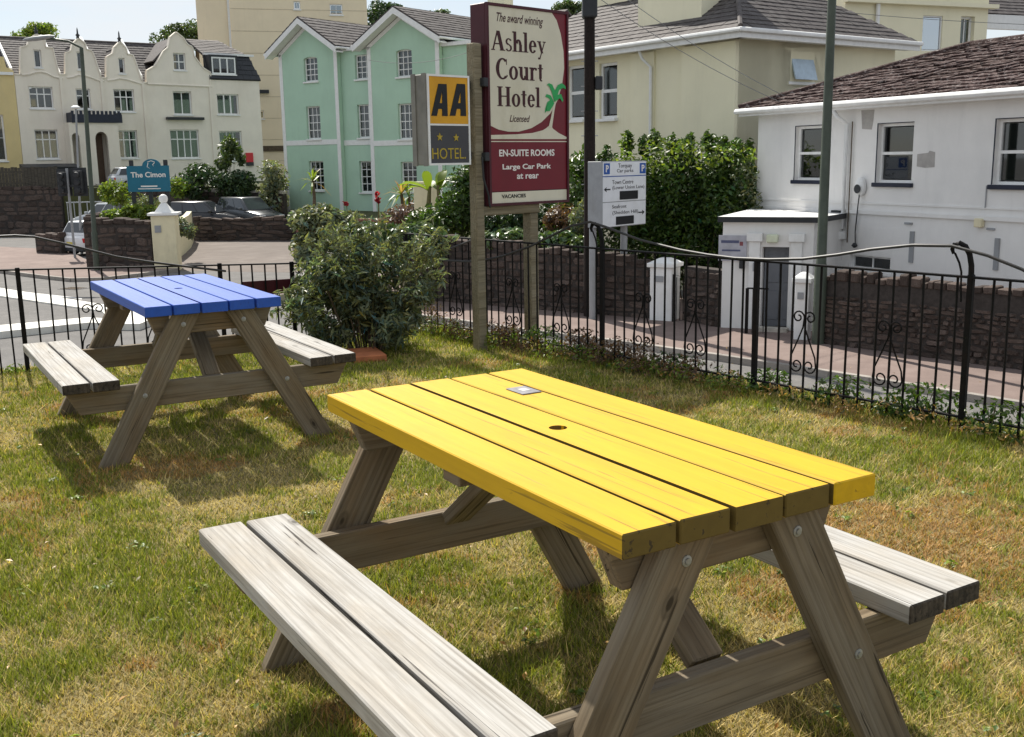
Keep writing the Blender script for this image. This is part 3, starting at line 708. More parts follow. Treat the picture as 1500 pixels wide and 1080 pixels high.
# yellow house at the left edge
yh = TF.root('yellow_house', 'yellow rendered house cut off by the left edge of the picture', 'house')
sL, sR = TF.sz(-90, 180)[0], TF.sz(28, 180)[0] - .02; ez = tz(106, 15); wr = [TF.rect(-22, 168, 8, 236)]
MB().plate([(sL, TBASE - .3), (sL, ez), (sR - 1.1, ez), (sR - 1.0, ez + .9), (sR - .5, ez + .95), (sR - .4, ez + .3), (sR, ez + .1), (sR, TBASE - .3)], 0, .28, [rectp(*r) for r in wr]).build('wall', TERR_Y, yh)
window(yh, wr[0], 1, 2, y=.14, fr=.1, curtain=1); shell(yh, sL, sR, 8.5, TBASE - .2, ez, TERR_Y)
roof_plane(yh, (sL, .29, ez), (sR, .29, ez), (sR, 4.4, ridge_z - .2), (sL, 4.4, ridge_z - .2), SLATE, (.5, .45, .035, 0))
MB().box(sL, sR - .05, -.14, -.003, ez - .18, ez).build('cornice', WHITE_P, yh); MB().box(sL, sR - .02, -.08, -.002, TBASE + 1.0, TBASE + 1.15).build('plinth_band', TERR_Y, yh)
MB().hexa([(sR - .14, .3, ez + .05), (sR + .0, .3, ez + .05), (sR + .0, 4.3, ridge_z + .0), (sR - .14, 4.3, ridge_z + .0)], [(sR - .14, .3, ez + .3), (sR + .0, .3, ez + .3), (sR + .0, 4.3, ridge_z + .25), (sR - .14, 4.3, ridge_z + .25)]).build('parapet', WHITE_P, yh)

# ------------------------------------------------------------------ tower block behind
KF = Face(r2(352, 88), (.97, .25))
tb = KF.root('tower_block', 'tall buff panelled block rising behind the mint house', 'building', z=0)
sR = KF.sz(541, 100)[0]; TH = 15.5
a, b = KF.sz(413, 60), KF.sz(541, 30); holes = [rectp(*KF.rect(378, 162, 387, 174)), rectp(*KF.rect(483, 6, 502, 22)), rectp(*KF.rect(430, 2, 440, 14))]
MB().plate([(0, -.2), (sR, -.2), (sR, KF.sz(541, -14)[1]), (KF.sz(480, 0)[0], KF.sz(480, -25)[1]), (0, TH)], 0, .3, holes).build('wall', TOWER_R, tb)
MB().box(-2.6, -.001, .55, .85, -.2, TH).build('side_wall', TOWER_R, tb)
shell(tb, -2.6, sR, 12, -.2, TH - .5, TOWER_R, y0=.86)
for r_ in ((378, 162, 387, 174), (483, 6, 502, 22), (430, 2, 440, 14)): window(tb, KF.rect(*r_), 2 if r_[0] > 400 else 1, 1, y=.1, fr=.08)
for i in range(1, 9): MB().box(0, sR, -.015, -.001, i * 1.7, i * 1.7 + .04).build('panel_joint', M('joint_%d' % i, (.5, .42, .30)), tb)
MB().box(-.2, -.02, .2, .5, -.2, TH).build('drain_pipe', WHITE_P, tb)
r_ = KF.rect(352, 132, 394, 137); MB().box(r_[0], r_[1], -.25, -.016, r_[2], r_[3]).build('canopy', DARKF, tb)
r_ = KF.rect(356, 214, 416, 222); MB().box(0, r_[1], -.12, -.017, r_[2], r_[3]).build('brown_band', BARK, tb)

# ------------------------------------------------------------------ mint house
MF = Face(r2(420, 64), (.8, -.6))
mh = MF.root('mint_house', 'mint green three storey house with twin white trimmed gables', 'house')
S = lambda px, py=180: MF.sz(px, py)[0]
Z = lambda px, py: MF.sz(px, py)[1]
def gable_bay(xl, xr, apex, eaveL, eaveR, wins, y):
    sl, sr = S(xl), S(xr); ap = MF.sz(*apex); zl, zr = Z(*eaveL), Z(*eaveR); ze = (zl + zr) / 2
    rects = [MF.rect(*w[:4]) for w in wins]; slope = (ap[1] - ze) / ((sr - sl) / 2 + .55); c = (sl + sr) / 2
    top = ap[1] - .32
    zw = top - slope * (sr - sl) / 2
    MB().plate([(sl, -1.6), (sr, -1.6), (sr, zw), (c, top), (sl, zw)], y, y + .28, [archp(r[0], r[1], r[2], r[3], .12) if w[5] else rectp(*r) for r, w in zip(rects, wins)]).build('wall', MINT_R, mh)
    for r, w in zip(rects, wins): window(mh, (r[0], r[1], r[2], r[3]), w[4], 4, y=y + .13, fr=.07, bar=.04, curtain=1, sill=.1 - y if y < 0 else .1)
    # white trim: corners, band, inner gable line, bargeboards
    q = y - .03
    for x in (sl + .1, sr - .1): MB().box(x - .13, x + .13, q, y - .002, -1.6, zw - .05).build('corner_strip', WHITE_P, mh)
    bz = Z((xl + xr) / 2, 209); MB().box(sl + .235, sr - .235, q, y - .002, bz - .14, bz + .14).build('string_band', WHITE_P, mh)
    for sg in (-1, 1):
        e = c + sg * (sr - sl) / 2
        P = lambda x, dz_, yy: (x, yy, top - slope * abs(x - c) + dz_)
        MB().hexa([P(e, -.22, q), P(c, -.22, q), P(c, -.22, y - .002), P(e, -.22, y - .002)], [P(e, .02, q), P(c, .02, q), P(c, .02, y - .002), P(e, .02, y - .002)]).build('gable_trim', WHITE_P, mh)
        e2 = c + sg * ((sr - sl) / 2 + .55)
        Q = lambda x, dz_, yy: (x, yy, ap[1] - slope * abs(x - c) + dz_)
        MB().hexa([Q(e2, -.3, y - .62), Q(c, -.3, y - .62), Q(c, -.3, y - .56), Q(e2, -.3, y - .56)], [Q(e2, .02, y - .62), Q(c, .02, y - .62), Q(c, .02, y - .56), Q(e2, .02, y - .56)]).build('bargeboard', WHITE_P, mh)
        MB().hexa([Q(e2, -.26, y - .555), Q(c, -.26, y - .555), Q(c, -.26, y - .01), Q(e2, -.26, y - .01)], [Q(e2, -.2, y - .555), Q(c, -.2, y - .555), Q(c, -.2, y - .01), Q(e2, -.2, y - .01)]).build('soffit', WHITE_P, mh)
        A, B_, C_, D_ = Q(e2, .06, y - .6), Q(e2, .06, 8.5), Q(c, .06, 8.5), Q(c, .06, y - .6)
        if sg < 0: A, B_, C_, D_ = B_, A, D_, C_
        r = roof_plane(mh, A, B_, C_, D_, SLATE, (.45, .35, .03, 0), .06)
        MB().tube([(e2 + sg * .05, y - .6, ap[1] - slope * ((sr - sl) / 2 + .55) - .02), (e2 + sg * .05, 8.5, ap[1] - slope * ((sr - sl) / 2 + .55) - .02)], .07, 8).build('gutter', WHITE_P, r)
gable_bay(420, 503, (447, 30), (395, 80), (503, 74), [(451, 84, 471, 120, 3, 1), (455, 156, 475, 204, 3, 0), (459, 236, 480, 279, 3, 0)], -.3)
gable_bay(548, 651, (590, 14), (536, 66), (655, 60), [(586, 73, 609, 113, 3, 1), (589, 152, 611, 204, 3, 0), (593, 237, 616, 281, 3, 0)], -.3)
sl, sr = S(503), S(548); zt = Z(525, 72); ws = [(520, 80, 542, 116, 3, 1), (524, 153, 546, 202, 3, 0), (527, 236, 550, 282, 3, 0)]
rects = [MF.rect(*w[:4]) for w in ws]
MB().plate(rectp(sl - .2, sr + .2, -1.6, zt), 0, .28, [rectp(*r) for r in rects]).build('wall', MINT_R, mh)
for r, w in zip(rects, ws): window(mh, r, 3, 4, y=.13, fr=.07, bar=.04, curtain=1)
bz = Z(525, 209); MB().box(sl + .01, sr - .01, -.03, -.002, bz - .14, bz + .14).build('string_band', WHITE_P, mh)
MB().box(sl - .25, sr + .3, -.14, -.003, zt - .05, zt + .08).build('gutter', WHITE_P, mh)
sl, sr = S(651), S(735); zt = Z(680, 62)
MB().plate(rectp(sl, sr, -1.6, zt), 0, .28).build('wall', MINT_R, mh); MB().box(sl, sr, -.2, -.003, zt - .12, zt + .06).build('gutter', WHITE_P, mh)
MB().box(sl + .02, sr, -.03, -.002, bz - .14, bz + .14).build('string_band', WHITE_P, mh)
s0 = S(420); ez = Z(420, 82)
roof_plane(mh, (s0, 3.2, ez + .1), (sr, 3.2, ez + .1), (sr, 6, ez + 1.7), (s0, 6, ez + 1.7), SLATE, (.45, .35, .03, 0)); roof_plane(mh, (sr, 8.9, ez + .1), (s0, 8.9, ez + .1), (s0, 6.01, ez + 1.7), (sr, 6.01, ez + 1.7), SLATE, None, name='rear_roof')
shell(mh, s0, sr, 8.6, -1.5, ez, MINT_R)
MB().box(sl + .2, sl + 1.3, 3.6, 4.4, ez + 1, ez + 4.3).build('chimney', CREAM_R, mh)

# ------------------------------------------------------------------ cream house (right, behind the laurel)
c0 = at(1079, 200, 30)
CF = Face((c0.x, c0.y), (.579, -.815)); CF.rot = math.atan2(CF.u.y, CF.u.x)
ch = CF.root('cream_villa', 'large pale yellow villa with slate hipped roof behind the laurel hedge', 'house')
sL = CF.sz(815, 150)[0] - 3.5; ez = CF.sz(1079, 46)[1]
Wc = [CF.rect(846, 92, 859, 182), CF.rect(876, 90, 905, 180)]
Wc = [CF.rect(832, 96, 857, 176), CF.rect(878, 92, 904, 174)]
MB().plate(rectp(sL, 0, GZ, ez), 0, .3, [rectp(*r) for r in Wc]).build('wall', CREAM_R, ch)
for r in Wc: window(ch, r, 1, 2, glass=GLASSD, y=.08, fr=.09, bar=.1, sill=.16)
rr = CF.rect(1002, 60, 1079, 200); MB().box(rr[0], -.001, -.12, -.002, GZ, ez - .25).build('corner_pier', CREAM_R, ch)
rr = CF.rect(926, 60, 960, 200); MB().box(rr[0], rr[1], -.07, -.002, GZ, ez - .25).build('pilaster', CREAM_R, ch)
x = CF.sz(958, 120)[0]; MB().tube([(x - .25, -.4, ez - .2), (x - .2, -.3, ez - .45), (x, -.14, ez - .7), (x, -.14, GZ)], .045, 8).build('downpipe', WHITE_P, ch, smooth=True)
LR = 7.0
# right hand front (perpendicular)
CF2 = Face((c0.x, c0.y), (-CF.u.y, CF.u.x))
r2_ = CF2.rect(1158, 76, 1193, 120)
m2 = Matrix.Rotation(math.pi / 2, 4, 'Z')
w2 = MB().plate(rectp(.01, LR, GZ, ez), 0, .3, [rectp(*r2_)]).build('wall', CREAM_R, ch, m2)
w_ = window(ch, r2_, 1, 1, y=.1, fr=.05, sill=.02); w_.matrix_local = m2
sash = MB(); a_, b_, c_, d_ = r2_[0] + .05, r2_[1] - .05, r2_[2] + .05, r2_[3] - .05
sash.hexa([(a_, -.18, c_), (b_, -.18, c_), (b_, -.14, c_), (a_, -.14, c_)], [(a_, .05, d_), (b_, .05, d_), (b_, .09, d_), (a_, .09, d_)]); sash.build('open_sash', M('sash_blue_film', (.45, .56, .66), .25), ch, m2)
shell(ch, sL, 0, LR, GZ, ez, CREAM_R, y0=.31)
# roof: hip over both fronts
ov = .5; rz = ez + 2.6
A, B, C_, D_ = (sL, -ov, ez), (ov, -ov, ez), (-LR / 2, LR / 2, rz), (sL + LR / 2, LR / 2, rz)
rf = roof_plane(ch, A, B, C_, D_, SLATE, (.36, .26, .022, 0), .06)
rf2 = roof_plane(ch, B, (ov, LR + ov, ez), (-LR / 2 + .01, LR / 2 + .3, rz), (-LR / 2 + .01, LR / 2, rz), SLATE, (.36, .26, .022, 0), .06)
roof_plane(ch, (ov, LR + ov, ez), (sL, LR + ov, ez), (sL + LR / 2, LR / 2 + .3, rz), (-LR / 2, LR / 2 + .3, rz), SLATE, None, name='rear_roof')
roof_plane(ch, (sL, LR + ov, ez), (sL, -ov, ez), (sL + LR / 2, LR / 2, rz), (sL + LR / 2, LR / 2 + .3, rz), SLATE, (.36, .26, .022, 0), .06)
MB().tube([(ov, -ov, ez + .06), (-LR / 2, LR / 2, rz + .06)], .07, 7).build('hip_tiles', SLATE, rf)
for nm, bx_ in (('fascia', (sL, ov + .03, -ov - .03, -ov + .02, ez - .24, ez - .02)), ('soffit', (sL, ov - .03, -ov + .025, -.003, ez - .2, ez - .14))): MB().box(*bx_).build(nm, WHITE_P, ch)
MB().box(ov - .02, ov + .031, -ov + .021, LR + ov, ez - .24, ez - .02).build('fascia', WHITE_P, ch); MB().box(.003, ov - .025, -ov + .03, LR + ov, ez - .2, ez - .141).build('soffit', WHITE_P, ch)
MB().tube([(sL, -ov - .09, ez - .04), (ov + .09, -ov - .09, ez - .04), (ov + .09, LR + ov, ez - .04)], .065, 8).build('gutter', WHITE_P, ch, smooth=True)
s0, s1 = CF.sz(922, 20)[0], CF.sz(1022, 20)[0]
MB().box(s0, s1 - .2, .35, 1.45, ez - .2, ez + 3.4).build('chimney', CREAM_R, ch)
MB().box(s0 - 4.2, s0 - 2.3, 2.2, 3.4, ez + .5, ez + 3.6).build('chimney', CREAM_R, ch)
# taller rear wing with bay
wv = at(1236, 60, 37)
WF = Face((wv.x, wv.y), (.93, .36)); wg = WF.root('cream_wing', 'taller pale yellow wing with canted bay rising over the mossy roof', 'house')
ws = [WF.rect(1351, 23, 1380, 75), WF.rect(1407, 24, 1427, 66)]; sR = WF.sz(1446, 40)[0]; z1 = WF.sz(1350, -60)[1]
MB().plate(rectp(0, sR, GZ, z1), 0, .3, [rectp(*r) for r in ws]).build('wall', CREAM_R, wg)
window(wg, ws[0], 1, 1, y=.05, fr=.05, glass=glassmat('blue_blind_glass', (.35, .42, .55), .5), sill=0, curtain=1); window(wg, ws[1], 2, 1, y=.16, fr=.07, sill=0, glass=GLASSD)
b0, b1 = WF.sz(1332, 40)[0], WF.sz(1402, 40)[0]
MB().box(-.1, sR + .25, -.25, -.003, WF.sz(1350, 9)[1], WF.sz(1350, 3)[1]).build('cornice', CREAM_R, wg)
MB().tube([(WF.sz(1283, 20)[0], -.1, GZ), (WF.sz(1283, 20)[0], -.1, z1)], .07, 8).build('downpipe', WHITE_P, wg)
shell(wg, 0, sR, 8, GZ, z1, CREAM_R)
e0, e1 = WF.sz(1446, 22), WF.sz(1500, 30); s2 = WF.sz(1500, 40)[0] + 2.5
MB().plate(rectp(sR + .01, WF.sz(1492, 40)[0], GZ, WF.sz(1470, 24)[1]), 1.5, 1.8).build('link_wall', CREAM_R, wg)
MB().box(sR + .01, s2, 1.0, 1.2, WF.sz(1470, 24)[1] - .3, WF.sz(1470, 15)[1]).build('link_fascia', WHITE_P, wg)
roof_plane(wg, (sR + .01, 1.0, WF.sz(1470, 15)[1]), (s2, 1.0, WF.sz(1470, 15)[1]), (s2, 4.5, WF.sz(1470, 15)[1] + 2.2), (sR + .01, 4.5, WF.sz(1470, 15)[1] + 2.2), SLATE, (.36, .26, .022, 0))
roof_plane(wg, (-.3, -.4, z1), (sR + .3, -.4, z1), (sR - 1.5, 4, z1 + 2), (1.2, 4, z1 + 2), SLATE, None); roof_plane(wg, (sR + .3, 8.3, z1), (-.3, 8.3, z1), (1.2, 4.01, z1 + 2), (sR - 1.5, 4.01, z1 + 2), SLATE, None, name='rear_roof')

# ------------------------------------------------------------------ white building with mossy roof
BF = Face((8.27, 22.9), (.432, -.902))
wb = BF.root('white_building', 'white rendered building with moss covered brown tile roof on the right', 'house')
sL = BF.sz(1109, 250)[0]; sR = BF.sz(1500, 250)[0] + 4.0; ez = 2.62; BD = 7.6
ws = [BF.rect(1165, 185, 1206, 264), BF.rect(1285, 181, 1337, 268), BF.rect(1457, 174, 1515, 271), BF.rect(1244, 375, 1304, 396)]
MB().plate(rectp(sL, sR, GZ, ez), 0, .3, [rectp(*r) for r in ws]).build('wall', WHITE_R, wb)
for r in ws[:3]: window(wb, r, 1, 2, glass=GLASSD, y=.1, fr=.055, bar=.06, sill=.08, sillmat=NAVY, curtain=2 if r is ws[2] else 0)
window(wb, ws[3], 2, 1, glass=GLASSD, y=.1, fr=.05, sill=.06)
for r in ws[:3]: MB().box(r[0] - .03, r[0] - .002, -.006, .09, r[2], r[3] + .02).box(r[0] - .001, r[1], -.006, .09, r[3] + .002, r[3] + .02).build('window_edging', NAVY, wb)
shell(wb, sL, sR, BD, GZ, ez, WHITE_R, y0=.31)
ov = .35; rz = BF.sz(1245, 84)[1] + .35; hy = BD / 2; hx = 3.0
rf = roof_plane(wb, (sL - ov, -ov, ez), (sR, -ov, ez), (sR, hy, rz), (sL + hx, hy, rz), TILE, (.31, .275, .035, 290), .08, TILE_S)
roof_plane(wb, (sL - ov, BD + ov, ez), (sL - ov, -ov, ez), (sL + hx - .01, hy, rz), (sL + hx - .01, hy + .02, rz), TILE, (.31, .275, .035, 0), .08, TILE_S, name='hip_roof')
roof_plane(wb, (sR, BD + ov, ez), (sL - ov, BD + ov, ez), (sL + hx, hy + .02, rz), (sR, hy + .02, rz), TILE, None, base=TILE_S, name='rear_roof')
MB().tube([(sL + hx, hy, rz + .03), (sR, hy, rz + .03)], .1, 8).tube([(sL - ov, -ov, ez + .05), (sL + hx, hy, rz + .03)], .1, 8).build('ridge_tiles', TILE, rf, smooth=True)
MB().tube([(sL - ov - .05, -ov - .05, ez - .03), (sR, -ov - .05, ez - .03)], .07, 8).build('gutter', WHITE_P, wb, smooth=True)
MB().box(sL - ov, sR, -ov + .03, -.003, ez - .09, ez - .05).build('soffit', WHITE_P, wb); MB().box(sL - ov, sR, -ov, -ov + .025, ez - .15, ez - .02).build('fascia', WHITE_P, wb)
zs = BF.sz(1300, 312)[1]; MB().box(sL - .03, sR, -.05, -.002, zs - .05, zs + .03).build('string_course', WHITE_R, wb)
zs2 = BF.sz(1300, 299)[1]; MB().box(sL - .02, sR, -.02, -.002, zs2 - .02, zs2 + .015).build('string_course', WHITE_R, wb)
x = BF.sz(1243, 240)[0]; z3 = BF.sz(1236, 335)[1]
MB().tube([(x - .25, -.33, ez - .08), (x - .1, -.3, ez - .3), (x, -.1, ez - .45), (x, -.1, z3)], .05, 8).build('downpipe', WHITE_P, wb, smooth=True); MB().tube([(x + .13, -.06, ez - .4), (x + .13, -.06, z3 - .3)], .013, 8).build('downpipe_shadow_strip', BARK, wb)  # thin brown tube stands in for the shadow beside the white downpipe
hp = BF.rect(1219, 338, 1240, 350); MB().box(hp[0], hp[1], -.22, -.003, hp[2], hp[3]).build('rainwater_hopper', WHITE_P, wb, bevel=.015); MB().tube([((hp[0] + hp[1]) / 2, -.1, hp[2]), ((hp[0] + hp[1]) / 2, -.1, GZ)], .05, 8).build('downpipe', WHITE_P, wb)
hp = BF.rect(1223, 308, 1235, 337); MB().box(hp[0], hp[1], -.14, -.055, hp[2], hp[3]).build('meter_box', DARKF, wb, bevel=.01)
PATCH = M('grey_cement_patch', (.40, .38, .36), .9, .15, 5, .3, 40)
p = [BF.sz(*q) for q in ((1262, 162), (1281, 161), (1279, 180), (1277, 190), (1263, 189))]; MB().plate(p, -.006, -.001).build('cement_patch', PATCH, wb)
p = [BF.sz(*q) for q in ((1344, 226), (1360, 224), (1362, 221), (1370, 223), (1369, 245), (1355, 246), (1343, 244))]; MB().plate(p, -.006, -.001).build('cement_patch', PATCH, wb)
c = BF.sz(1264, 274); MB().lathe([(.05, 0), (.16, .02), (.17, .1), (.1, .16), (.02, .17)], (0, 0, 0), 14).build('charging_unit', WHITE_P, wb, Matrix.Translation((c[0], -.003, c[1])) @ Matrix.Rotation(math.pi / 2, 4, 'X') @ Matrix.Diagonal((.8, 1.25, 1, 1)), smooth=True)
MB().lathe([(.02, 0), (.095, 0), (.1, .012), (.02, .014)], (0, 0, 0), 14).build('charger_face', DARKF, wb, Matrix.Translation((c[0] + .01, -.165, c[1] - .04)) @ Matrix.Rotation(math.pi / 2, 4, 'X'))
MB().tube([(c[0] + .03, -.12, c[1] - .15), (c[0] - .02, -.1, c[1] - .4), (c[0] - .12, -.05, c[1] - 1.0), (c[0] - .1, -.05, c[1] - 1.25)], .014, 6).build('cable', DARKF, wb); MB().lathe([(.02, -.05), (.07, 0), (.03, .06)], (c[0] - .1, -.07, c[1] - 1.3), 8).build('plug_holder', DARKF, wb)
for q in ((1333, 339, 1339, 385), (1457, 349, 1464, 396)): r = BF.rect(*q); MB().box(r[0], r[1], -.03, -.001, r[2], r[3]).build('wall_vent', SIGNGREY, wb)
for q in ((1326, 326, 1337, 329), (1446, 334, 1458, 337)): r = BF.rect(*q); MB().box(r[0], r[1], -.03, -.001, r[2], r[3]).build('bracket', SIGNGREY, wb)
r = BF.rect(1432, 320, 1443, 333); MB().box(r[0], r[1], -.12, -.001, r[2], r[3]).build('alarm_box', CREAM_P, wb, bevel=.015)
x = BF.sz(1445, 290)[0]; MB().tube([(x, -.02, BF.sz(1445, 272)[1]), (x, -.02, zs2)], .012, 5).build('conduit', SIGNGREY, wb)

# porch (entrance lodge) in front
pa, pb, pc = Vector((4.72, 23.57)), Vector((6.53, 22.83)), Vector((7.6, 24.3))
PF = Face(pa, pb - pa); PL = (pb - pa).length; ptz = .08
pp = PF.root('entrance_lodge', 'low white flat roofed entrance lodge with open grey door', 'lodge', z=0)
dr = PF.rect(1115, 362, 1154, 489); dr = (dr[0], dr[1], GZ + .14, dr[3])
MB().plate([(0, GZ), (dr[0], GZ), (dr[0], dr[3]), (dr[1], dr[3]), (dr[1], GZ), (PL, GZ), (PL, ptz), (0, ptz)], 0, .3).build('wall', WHITE_R, pp)
inv = Matrix.Rotation(-PF.rot, 4, 'Z') @ Matrix.Translation((-pa.x, -pa.y, 0))
q = inv @ Vector((pc.x, pc.y, 0)); q2 = inv @ Vector((6.1, 26.9, 0))
def wallseg(a, b, z0, z1, mat, parent, t=.25, name='side_wall'):
    a, b = Vector((a[0], a[1])), Vector((b[0], b[1])); n = Vector((-(b - a).y, (b - a).x)).normalized() * t
    return MB().hexa([(a.x, a.y, z0), (b.x, b.y, z0), (b.x + n.x, b.y + n.y, z0), (a.x + n.x, a.y + n.y, z0)], [(a.x, a.y, z1), (b.x, b.y, z1), (b.x + n.x, b.y + n.y, z1), (a.x + n.x, a.y + n.y, z1)]).build(name, mat, parent)
wallseg((PL, .002), (q.x, q.y), GZ, ptz, WHITE_R, pp); wallseg((q2.x, q2.y), (0, .302), GZ, ptz, WHITE_R, pp)
mb = MB(); mb.add([(-.1, -.12, ptz), (PL + .1, -.12, ptz), (q.x + .1, q.y, ptz), (q2.x, q2.y, ptz), (-.1, -.12, ptz + .12), (PL + .1, -.12, ptz + .12), (q.x + .1, q.y, ptz + .12), (q2.x, q2.y, ptz + .12)], [(0, 3, 2, 1), (4, 5, 6, 7), (0, 1, 5, 4), (1, 2, 6, 5), (2, 3, 7, 6), (3, 0, 4, 7)]); fl = mb.build('flat_roof', [DARKF, M('pale_felt', (.62, .62, .62), .9)], pp)
for pg in fl.data.polygons:
    if abs(pg.normal.z) > .9: pg.material_index = 1
for xx in (dr[0] - .16, dr[1] + .16):
    MB().box(xx - .12, xx + .12, -.07, -.002, GZ + .12, dr[3] + .12).box(xx - .17, xx + .17, -.12, -.002, dr[3] + .121, dr[3] + .3).build('pilaster', WHITE_P, pp, bevel=.008)
dp = MB().box(0, dr[1] - dr[0] - .04, -.02, .025, 0, dr[3] - dr[2] - .04)
door = dp.build('door', GREYDOOR, pp, Matrix.Translation((dr[0] + .02, .24, dr[2] + .02)) @ Matrix.Rotation(R(10), 4, 'Z'))
for a in (.08, .42): MB().box(a, a + .24, -.035, -.021, .15, .8).box(a, a + .24, -.035, -.021, .98, 1.6).build('door_panel', GREYDOOR, door, bevel=.01)
MB().lathe([(.02, 0), (.035, .02), (.03, .05)], (.68, -.06, .95), 8).build('door_knob', DARKF, door)
MB().box(dr[0] - .05, dr[1] + .05, -.35, -.071, GZ + .1, GZ + .2).build('door_step', STONE_L, pp)
r = PF.rect(1124, 343, 1141, 355); MB().box(r[0], r[1], -.16, -.003, r[2], r[3]).build('lantern', M('frosted_lamp', (.62, .66, .50), .3), pp, bevel=.02)
NB = M('faded_blue_print', (.10, .11, .19), .6); r = PF.rect(1053, 345, 1094, 382); sg = MB().box(r[0], r[1], -.04, -.003, r[2], r[3]).build('notice_board', M('lilac_grey_board', (.42, .42, .47), .5), pp)
for q_, m_ in (((1057, 352, 1083, 356), NB), ((1084, 354, 1089, 360), M('faded_red_print', (.22, .07, .08), .6)), ((1058, 365.5, 1085, 368), NB)):
    a = PF.rect(*q_); MB().box(a[0], a[1], -.045, -.041, a[2], a[3]).build('printed_line', m_, sg)
r = PF.rect(1084, 378, 1091, 393); MB().box(r[0], r[1], -.12, -.003, r[2], r[3]).build('letter_box', DARKF, pp, bevel=.01)
r = PF.rect(1104, 384, 1110, 397); MB().box(r[0], r[1], -.13, -.072, r[2], r[3]).build('entry_phone', SIGNGREY, pp, bevel=.01)
# white gate pillars
def gate_pillar(label, px0, px1, pyb, pyt, plaque=True):
    p = gnd((px0 + px1) / 2, pyb, GZ + .12); w = (px1 - px0) / FPX * p.y * .82; h = EYE + (240 - pyt) / FPX * p.y - (GZ + .12) - .35
    h = at((px0 + px1) / 2, pyt, p.y).z - (GZ + .12)
    t = thing('gate_pillar', label, 'gate pillar', (p.x, p.y + w / 2, GZ + .1), R(-30))
    MB().box(-w / 2, w / 2, -w / 2, w / 2, 0, h - .16).build('shaft', WHITE_P, t, bevel=.01)
    MB().box(-w / 2 - .06, w / 2 + .06, -w / 2 - .06, w / 2 + .06, h - .158, h - .06).hexa([(-w / 2 - .04, -w / 2 - .04, h - .059), (w / 2 + .04, -w / 2 - .04, h - .059), (w / 2 + .04, w / 2 + .04, h - .059), (-w / 2 - .04, w / 2 + .04, h - .059)], [(-w / 5, -w / 5, h + .05), (w / 5, -w / 5, h + .05), (w / 5, w / 5, h + .05), (-w / 5, w / 5, h + .05)]).build('cap', WHITE_P, t, bevel=.01)
    if plaque: MB().box(-w * .3, w * .12, -w / 2 - .02, -w / 2 - .001, h - .5, h - .36).build('plaque', SIGNGREY, t)
    return t
gate_pillar('white gate pillar with a dark plate near the parking sign', 955, 997, 470, 381)
gate_pillar('white gate pillar right of the open grey door', 1165, 1190, 498, 402)
hg = gnd(1093, 488, GZ + .12); hr = thing('handrail', 'short black handrail beside the lodge steps', 'handrail', (hg.x, hg.y, GZ + .1), PF.rot)
MB().box(-.03, .03, -.04, .04, 0, 1.0).build('newel', IRON, hr); MB().tube([(0, 0, 1), (.45, 0, 1.0)], .02, 6).build('rail', IRON, hr)
for i in range(3): MB().tube([(.12 + .12 * i, 0, 0), (.12 + .12 * i, 0, 1)], .01, 5).build('bar', IRON_LIGHT, hr)
gg = gnd(985, 470, GZ + .12); gt = thing('iron_gate', 'small open iron gate by the white pillar', 'gate', (gg.x - .05, gg.y - .35, GZ + .1), R(40))
MB().tube([(0, 0, .05), (0, 0, 1.15), (.7, 0, .98), (.7, 0, .05), (0, 0, .05)], .016, 6).build('frame', IRON, gt)
for i in range(1, 6): MB().tube([(i * .12, 0, .05), (i * .12, 0, 1.1 - i * .025)], .009, 5).build('bar', IRON, gt)
# stone walls along the right pavement
def wl_(px, py): p = gnd(px, py, GZ + .12); return (p.x, p.y)
w0 = wl_(1203, 503); w1 = wl_(1500, 543); dv = (Vector(w1) - Vector(w0)).normalized()
stone_wall('stone_wall', 'dark rubble stone wall below the white building', w0, tuple(Vector(w1) + dv * 4), GZ + .1, -.93, .24, .105, cop=True)
stone_wall('stone_wall', 'shaded rubble wall under the ivy behind the hotel sign', wl_(600, 438), wl_(950, 467), GZ + .1, -.55, .36, .17, z1b=-.95, limit=260)
pz = wl_(1000, 470); stone_wall('stone_wall', 'dark stretch of stone wall between white pillar and lodge', pz, (pa.x - .05, pa.y - .02), GZ + .1, -.95, .3, .16, cop=False)

# ------------------------------------------------------------------ left side: pillar, walls, signs, posts
PY = gnd(242, 398, GZ).y
pc_ = gnd(242, 398, GZ); PW = 34 / FPX * PY
pil = thing('gate_pillar', 'cream painted gate pillar topped with a white ball finial', 'gate pillar', (pc_.x, pc_.y + PW / 2, GZ), R(8))
ph = at(242, 316, PY).z - GZ; w = PW / 2
MB().box(-w, w, -w, w, 0, ph).build('shaft', CREAM_P, pil, bevel=.02)
cap = MB().box(-w - .1, w + .1, -w - .1, w + .1, ph + .001, ph + .1).hexa([(-w * .75, -w * .75, ph + .101), (w * .75, -w * .75, ph + .101), (w * .75, w * .75, ph + .101), (-w * .75, w * .75, ph + .101)], [(-.08, -.08, ph + .46), (.08, -.08, ph + .46), (.08, .08, ph + .46), (-.08, .08, ph + .46)]).build('cap', WHITE_P, pil, bevel=.01)
MB().lathe([(.02 if i in (0, 8) else .17 * math.sin(math.pi * i / 8), -.17 * math.cos(math.pi * i / 8)) for i in range(9)], (0, 0, ph + .6), 14).build('ball_finial', WHITE_P, pil, smooth=True)
MB().box(-w * .72, -w * .2, -w - .03, -w - .001, ph - .62, ph - .36).build('plaque', SIGNGREY, pil)
def wg_(px, py): p = gnd(px, py, GZ); return (p.x, p.y)
stone_wall('stone_wall', 'dark stone wall topped with plants left of the cream pillar', wg_(127, 396), (pc_.x - w - .05, pc_.y + .1), GZ, at(170, 327, 40).z, .5, .24, .5, cop=True)
